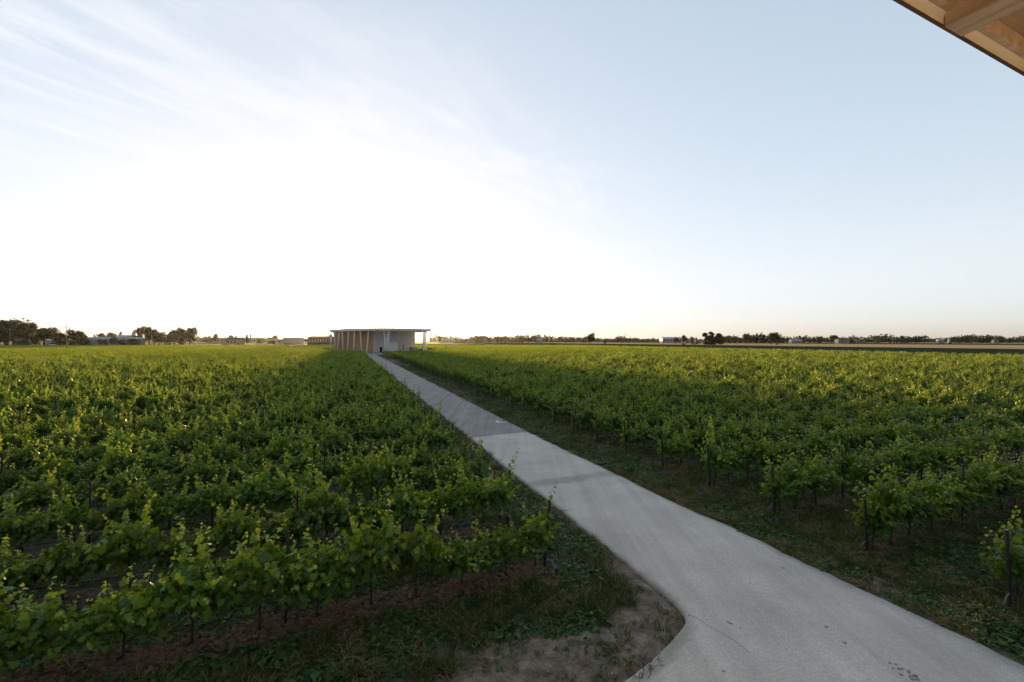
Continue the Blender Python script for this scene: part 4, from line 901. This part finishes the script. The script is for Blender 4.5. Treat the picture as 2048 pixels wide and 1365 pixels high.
pB, hB = pole(303, 662, 400, (667, 1.8), 'grey power pole before the grove on the left')
pC, hC = pole(20, 655, 420, None, 'thin pole among the leftmost trees', rad=.16)
pole(225.5, 673, 520, None, 'short pale pole before the greenhouse', rad=.2)
pole(96, 686.5, 330, None, 'short thin field post before the white camper', 'post', .12)
pole(355, 688.5, 300, (688.8, .5), 'short post with small sign in the left vines', 'post', .1)
pole(389, 682, 430, None, 'short thin post right of the dense tree clump', 'post', .14)
pole(548, 686.5, 300, None, 'short post with dark box in the left vines', 'post', .12, True)
pole(485, 667.5, 640, None, 'thin dark pole right of the brown barn', 'post', .2)
pole(570, 668, 800, None, 'faint pole above the white store', 'post', .2)
pole(891, 684, 260, None, 'thin dark post in the vines right of the trailer', 'post', .12)
pole(811, 655, 900, (655.5, 5), 'faint mast with crossarm behind the hall roof', 'steel', .5)
def cable(a, b, sag, label):
    m = MB(); n = 14; m.tube([tuple(np.array(a)*(1-i/n) + np.array(b)*(i/n) - np.array((0,0,sag*4*(i/n)*(1-i/n)))) for i in range(n+1)], .025, 4); tag(m.build('power_cable', M['black']), label, 'cable', 'cables between the left poles')
zA, zB = zat(655, 262), zat(666, 400)
cable((pA[0]+1.6, pA[1], zA), (pB[0]+1.7, pB[1], zB), 3, 'front power cable between the left power poles')
cable((pA[0]-1.6, pA[1], zA), (pB[0]-1.7, pB[1], zB), 3, 'rear power cable between the left power poles')
cable((pA[0]-1.6, pA[1], zA), (pC[0], pC[1], hC-.5), 2.5, 'power cable running from the tall pole to the left trees')
def pylon(px, ytop, ybot, Y, label):
    o = empty('lattice_pylon', at(px, Y), R(20)); tag(o, label, 'pylon', 'lattice pylons on the horizon'); h_ = zat(ytop, Y); w0 = h_*.11; wk = h_*.05; kz = h_*.45; arm = h_*.36; th = h_*.006 + .05
    m = MB()
    for sx in (-1,1):
        for sy in (-1,1): m.tube([(sx*w0, sy*w0, 0), (sx*wk, sy*wk, kz)], th, 4)
    for i in range(5):
        f0, f1 = i/5, (i+1)/5; a0, a1 = w0+(wk-w0)*f0, w0+(wk-w0)*f1
        for sy in (-1,1): m.tube([(-a0, sy*a0, kz*f0), (a1, sy*a1, kz*f1)], th*.6, 3); m.tube([(a0, sy*a0, kz*f0), (-a1, sy*a1, kz*f1)], th*.6, 3)
    m.build('tower_base', M['steel'], o)
    m = MB()
    for s_ in (-1,1):
        m.tube([(s_*wk, 0, kz), (s_*arm*.62, 0, h_)], th, 4); m.tube([(s_*wk*.2, 0, kz*1.05), (s_*arm*.42, 0, h_*.97)], th*.8, 4)
        for i in range(6): f = i/6; m.tube([(s_*(wk + (arm*.62-wk)*f), 0, kz+(h_-kz)*f), (s_*(wk*.2 + (arm*.42-wk*.2)*min(1,f+.12)), 0, kz*1.05+(h_*.97-kz*1.05)*min(1,f+.12))], th*.6, 3)
    m.build('fork', M['steel'], o)
    m = MB(); m.tube([(-arm,0,h_*.96),(arm,0,h_*.96)], th, 4); m.tube([(-arm,0,h_*.96),(-arm*.5,0,h_),(arm*.5,0,h_),(arm,0,h_*.96)], th*.8, 4); m.build('crossarm', M['steel'], o)
pylon(628, 652, 678, 1300, 'hazy lattice pylon just left of the hall roof'); pylon(908, 657.5, 675, 1600, 'forked lattice pylon right of the hall'); pylon(1036, 664.5, 674, 2100, 'small forked pylon above the treeline mid right'); pylon(1107, 667.3, 674, 2500, 'smaller pylon next to it further right'); pylon(1251, 669, 675, 2600, 'faint tiny pylon right of the lone tree')
cr = empty('tower_crane', at(1990, 1150)); tag(cr, 'small tower crane above the right treeline', 'crane'); m = MB(); hc = zat(672, 1150); m.box(-.5,.5,-.5,.5,0,hc); m.build('mast', M['steel'], cr); m = MB(); m.box(-14,5,-.35,.35,hc-.9,hc-.2); m.build('jib', M['steel'], cr); m = MB(); m.box(3.4,5,-.6,.6,hc-2.2,hc-.95); m.build('counterweight', M['concrete_pole'], cr)

# ------------------------------------------------------------------ eave of the house the view is taken from
def timber_material(name, c1, c2, rot):
    m = bpy.data.materials.new(name); m.use_nodes = True; N, L = m.node_tree.nodes, m.node_tree.links; p = N['Principled BSDF']; p.inputs['Roughness'].default_value = .65
    t = N.new('ShaderNodeTexCoord'); mp = N.new('ShaderNodeMapping'); mp.inputs['Scale'].default_value = rot; L.new(t.outputs['Object'], mp.inputs[0])
    n = N.new('ShaderNodeTexNoise'); n.inputs['Scale'].default_value = 3; n.inputs['Detail'].default_value = 8; n.inputs['Distortion'].default_value = 1.2; L.new(mp.outputs[0], n.inputs['Vector'])
    r_ = N.new('ShaderNodeValToRGB'); r_.color_ramp.elements[0].position = .3; r_.color_ramp.elements[1].position = .72; r_.color_ramp.elements[0].color = (*c2, 1); r_.color_ramp.elements[1].color = (*c1, 1); L.new(n.outputs['Fac'], r_.inputs[0])
    v = N.new('ShaderNodeTexVoronoi'); v.inputs['Scale'].default_value = 3.2; mp2 = N.new('ShaderNodeMapping'); mp2.inputs['Scale'].default_value = tuple(x*.45 + .55 for x in rot); L.new(t.outputs['Object'], mp2.inputs[0]); L.new(mp2.outputs[0], v.inputs['Vector'])
    kn = N.new('ShaderNodeMapRange'); kn.inputs[1].default_value = .02; kn.inputs[2].default_value = .09; kn.inputs[3].default_value = .3; L.new(v.outputs['Distance'], kn.inputs[0])
    mx = N.new('ShaderNodeMix'); mx.data_type = 'RGBA'; mx.blend_type = 'MULTIPLY'; mx.inputs[0].default_value = .8; L.new(r_.outputs[0], mx.inputs[6]); L.new(kn.outputs[0], mx.inputs[7]); L.new(mx.outputs[2], p.inputs['Base Color'])
    b = N.new('ShaderNodeBump'); b.inputs['Strength'].default_value = .15; L.new(n.outputs['Fac'], b.inputs['Height']); L.new(b.outputs[0], p.inputs['Normal']); return m
WD_A = timber_material('timber_rafter', (.74,.58,.45), (.44,.31,.21), (3, .35, 3)); WD_B = timber_material('timber_soffit', (.64,.46,.33), (.40,.26,.17), (.35, 3, 3))
re_, no_ = np.array((.905, .425)), np.array((-.425, .905))
hs_ = empty('view_house', (*(no_*1.09), 0), math.atan2(.425, .905)); tag(hs_, 'timber eave with metal drip edge at the top right corner', 'house eave')
EZ = 7.5      # local frame: x along the eave, y outwards (0 at the drip edge), z up
metal = mat('drip_edge_metal', (.80,.74,.68), .45, .05, 2, metal=.0)
prof = [(-.004 - .016*(1-math.cos(a)), .052*math.sin(a)) for a in np.linspace(0, math.pi/2, 9)]
def extr(prof, x0, x1): m = MB(); q = len(prof); m.add([(x0, a, b + EZ) for a, b in prof] + [(x1, a, b + EZ) for a, b in prof], [(i, i + q, i + 1 + q, i + 1) for i in range(q-1)]); return m
extr(prof, -9, 9).build('drip_edge', metal, hs_, True)
lip = MB(); lip.box(-9, 9, -.008, .004, EZ - .006, EZ - .001); lip.build('drip_lip', M['brown'], hs_)
fo = MB(); fo.box(-9, 9, .0, .012, EZ, EZ + .33); fo.build('fascia', M['steel'], hs_)
eb = MB(); eb.box(-9, 9, -.045, -.0205, EZ + .053, EZ + .133); eb.build('edge_board', WD_A, hs_)
for i in range(20):
    y0 = -.0455 - .145*i; m = MB(); m.box(-9, 9, y0 - .139, y0, EZ + .134, EZ + .16); m.build('soffit_board', WD_B, hs_)
for k in range(-11, 8):
    x0 = 2.77 + .9*k; m = MB(); m.box(x0, x0 + .16, -2.95, -.012, EZ - .014, EZ + .1335); rr = m.build('rafter', WD_A, hs_)
rt_ = MB(); rt_.box(-9, 9, -4.2, -.09, EZ + .33, EZ + .42); rt_.build('roof_cover', M['steel'], hs_)
wv_ = MB(); wv_.box(-9, 9, -3.2, -2.96, 0, EZ + .32); wv_.build('wall', M['plaster'], hs_)
tv_ = MB(); tv_.box(-9, 9, -2.95, -.75, 4.1, 4.35); tv_.build('terrace_slab', M['plaster'], hs_)

# ------------------------------------------------------------------ evening haze
hz_ = MB(); hz_.box(-5300, 5300, -5300, 5300, -1.2, 64); hm = bpy.data.materials.new('haze_air'); hm.use_nodes = True
for n_ in list(hm.node_tree.nodes):
    if n_.type != 'OUTPUT_MATERIAL': hm.node_tree.nodes.remove(n_)
pv = hm.node_tree.nodes.new('ShaderNodeVolumePrincipled'); pv.inputs['Color'].default_value = (.92,.93,.95,1); pv.inputs['Density'].default_value = HAZE; pv.inputs['Anisotropy'].default_value = .75
hm.node_tree.links.new(pv.outputs[0], [n_ for n_ in hm.node_tree.nodes if n_.type == 'OUTPUT_MATERIAL'][0].inputs['Volume'])
tag(hz_.build('haze', hm), 'thin evening haze over the whole plain', kind='stuff')
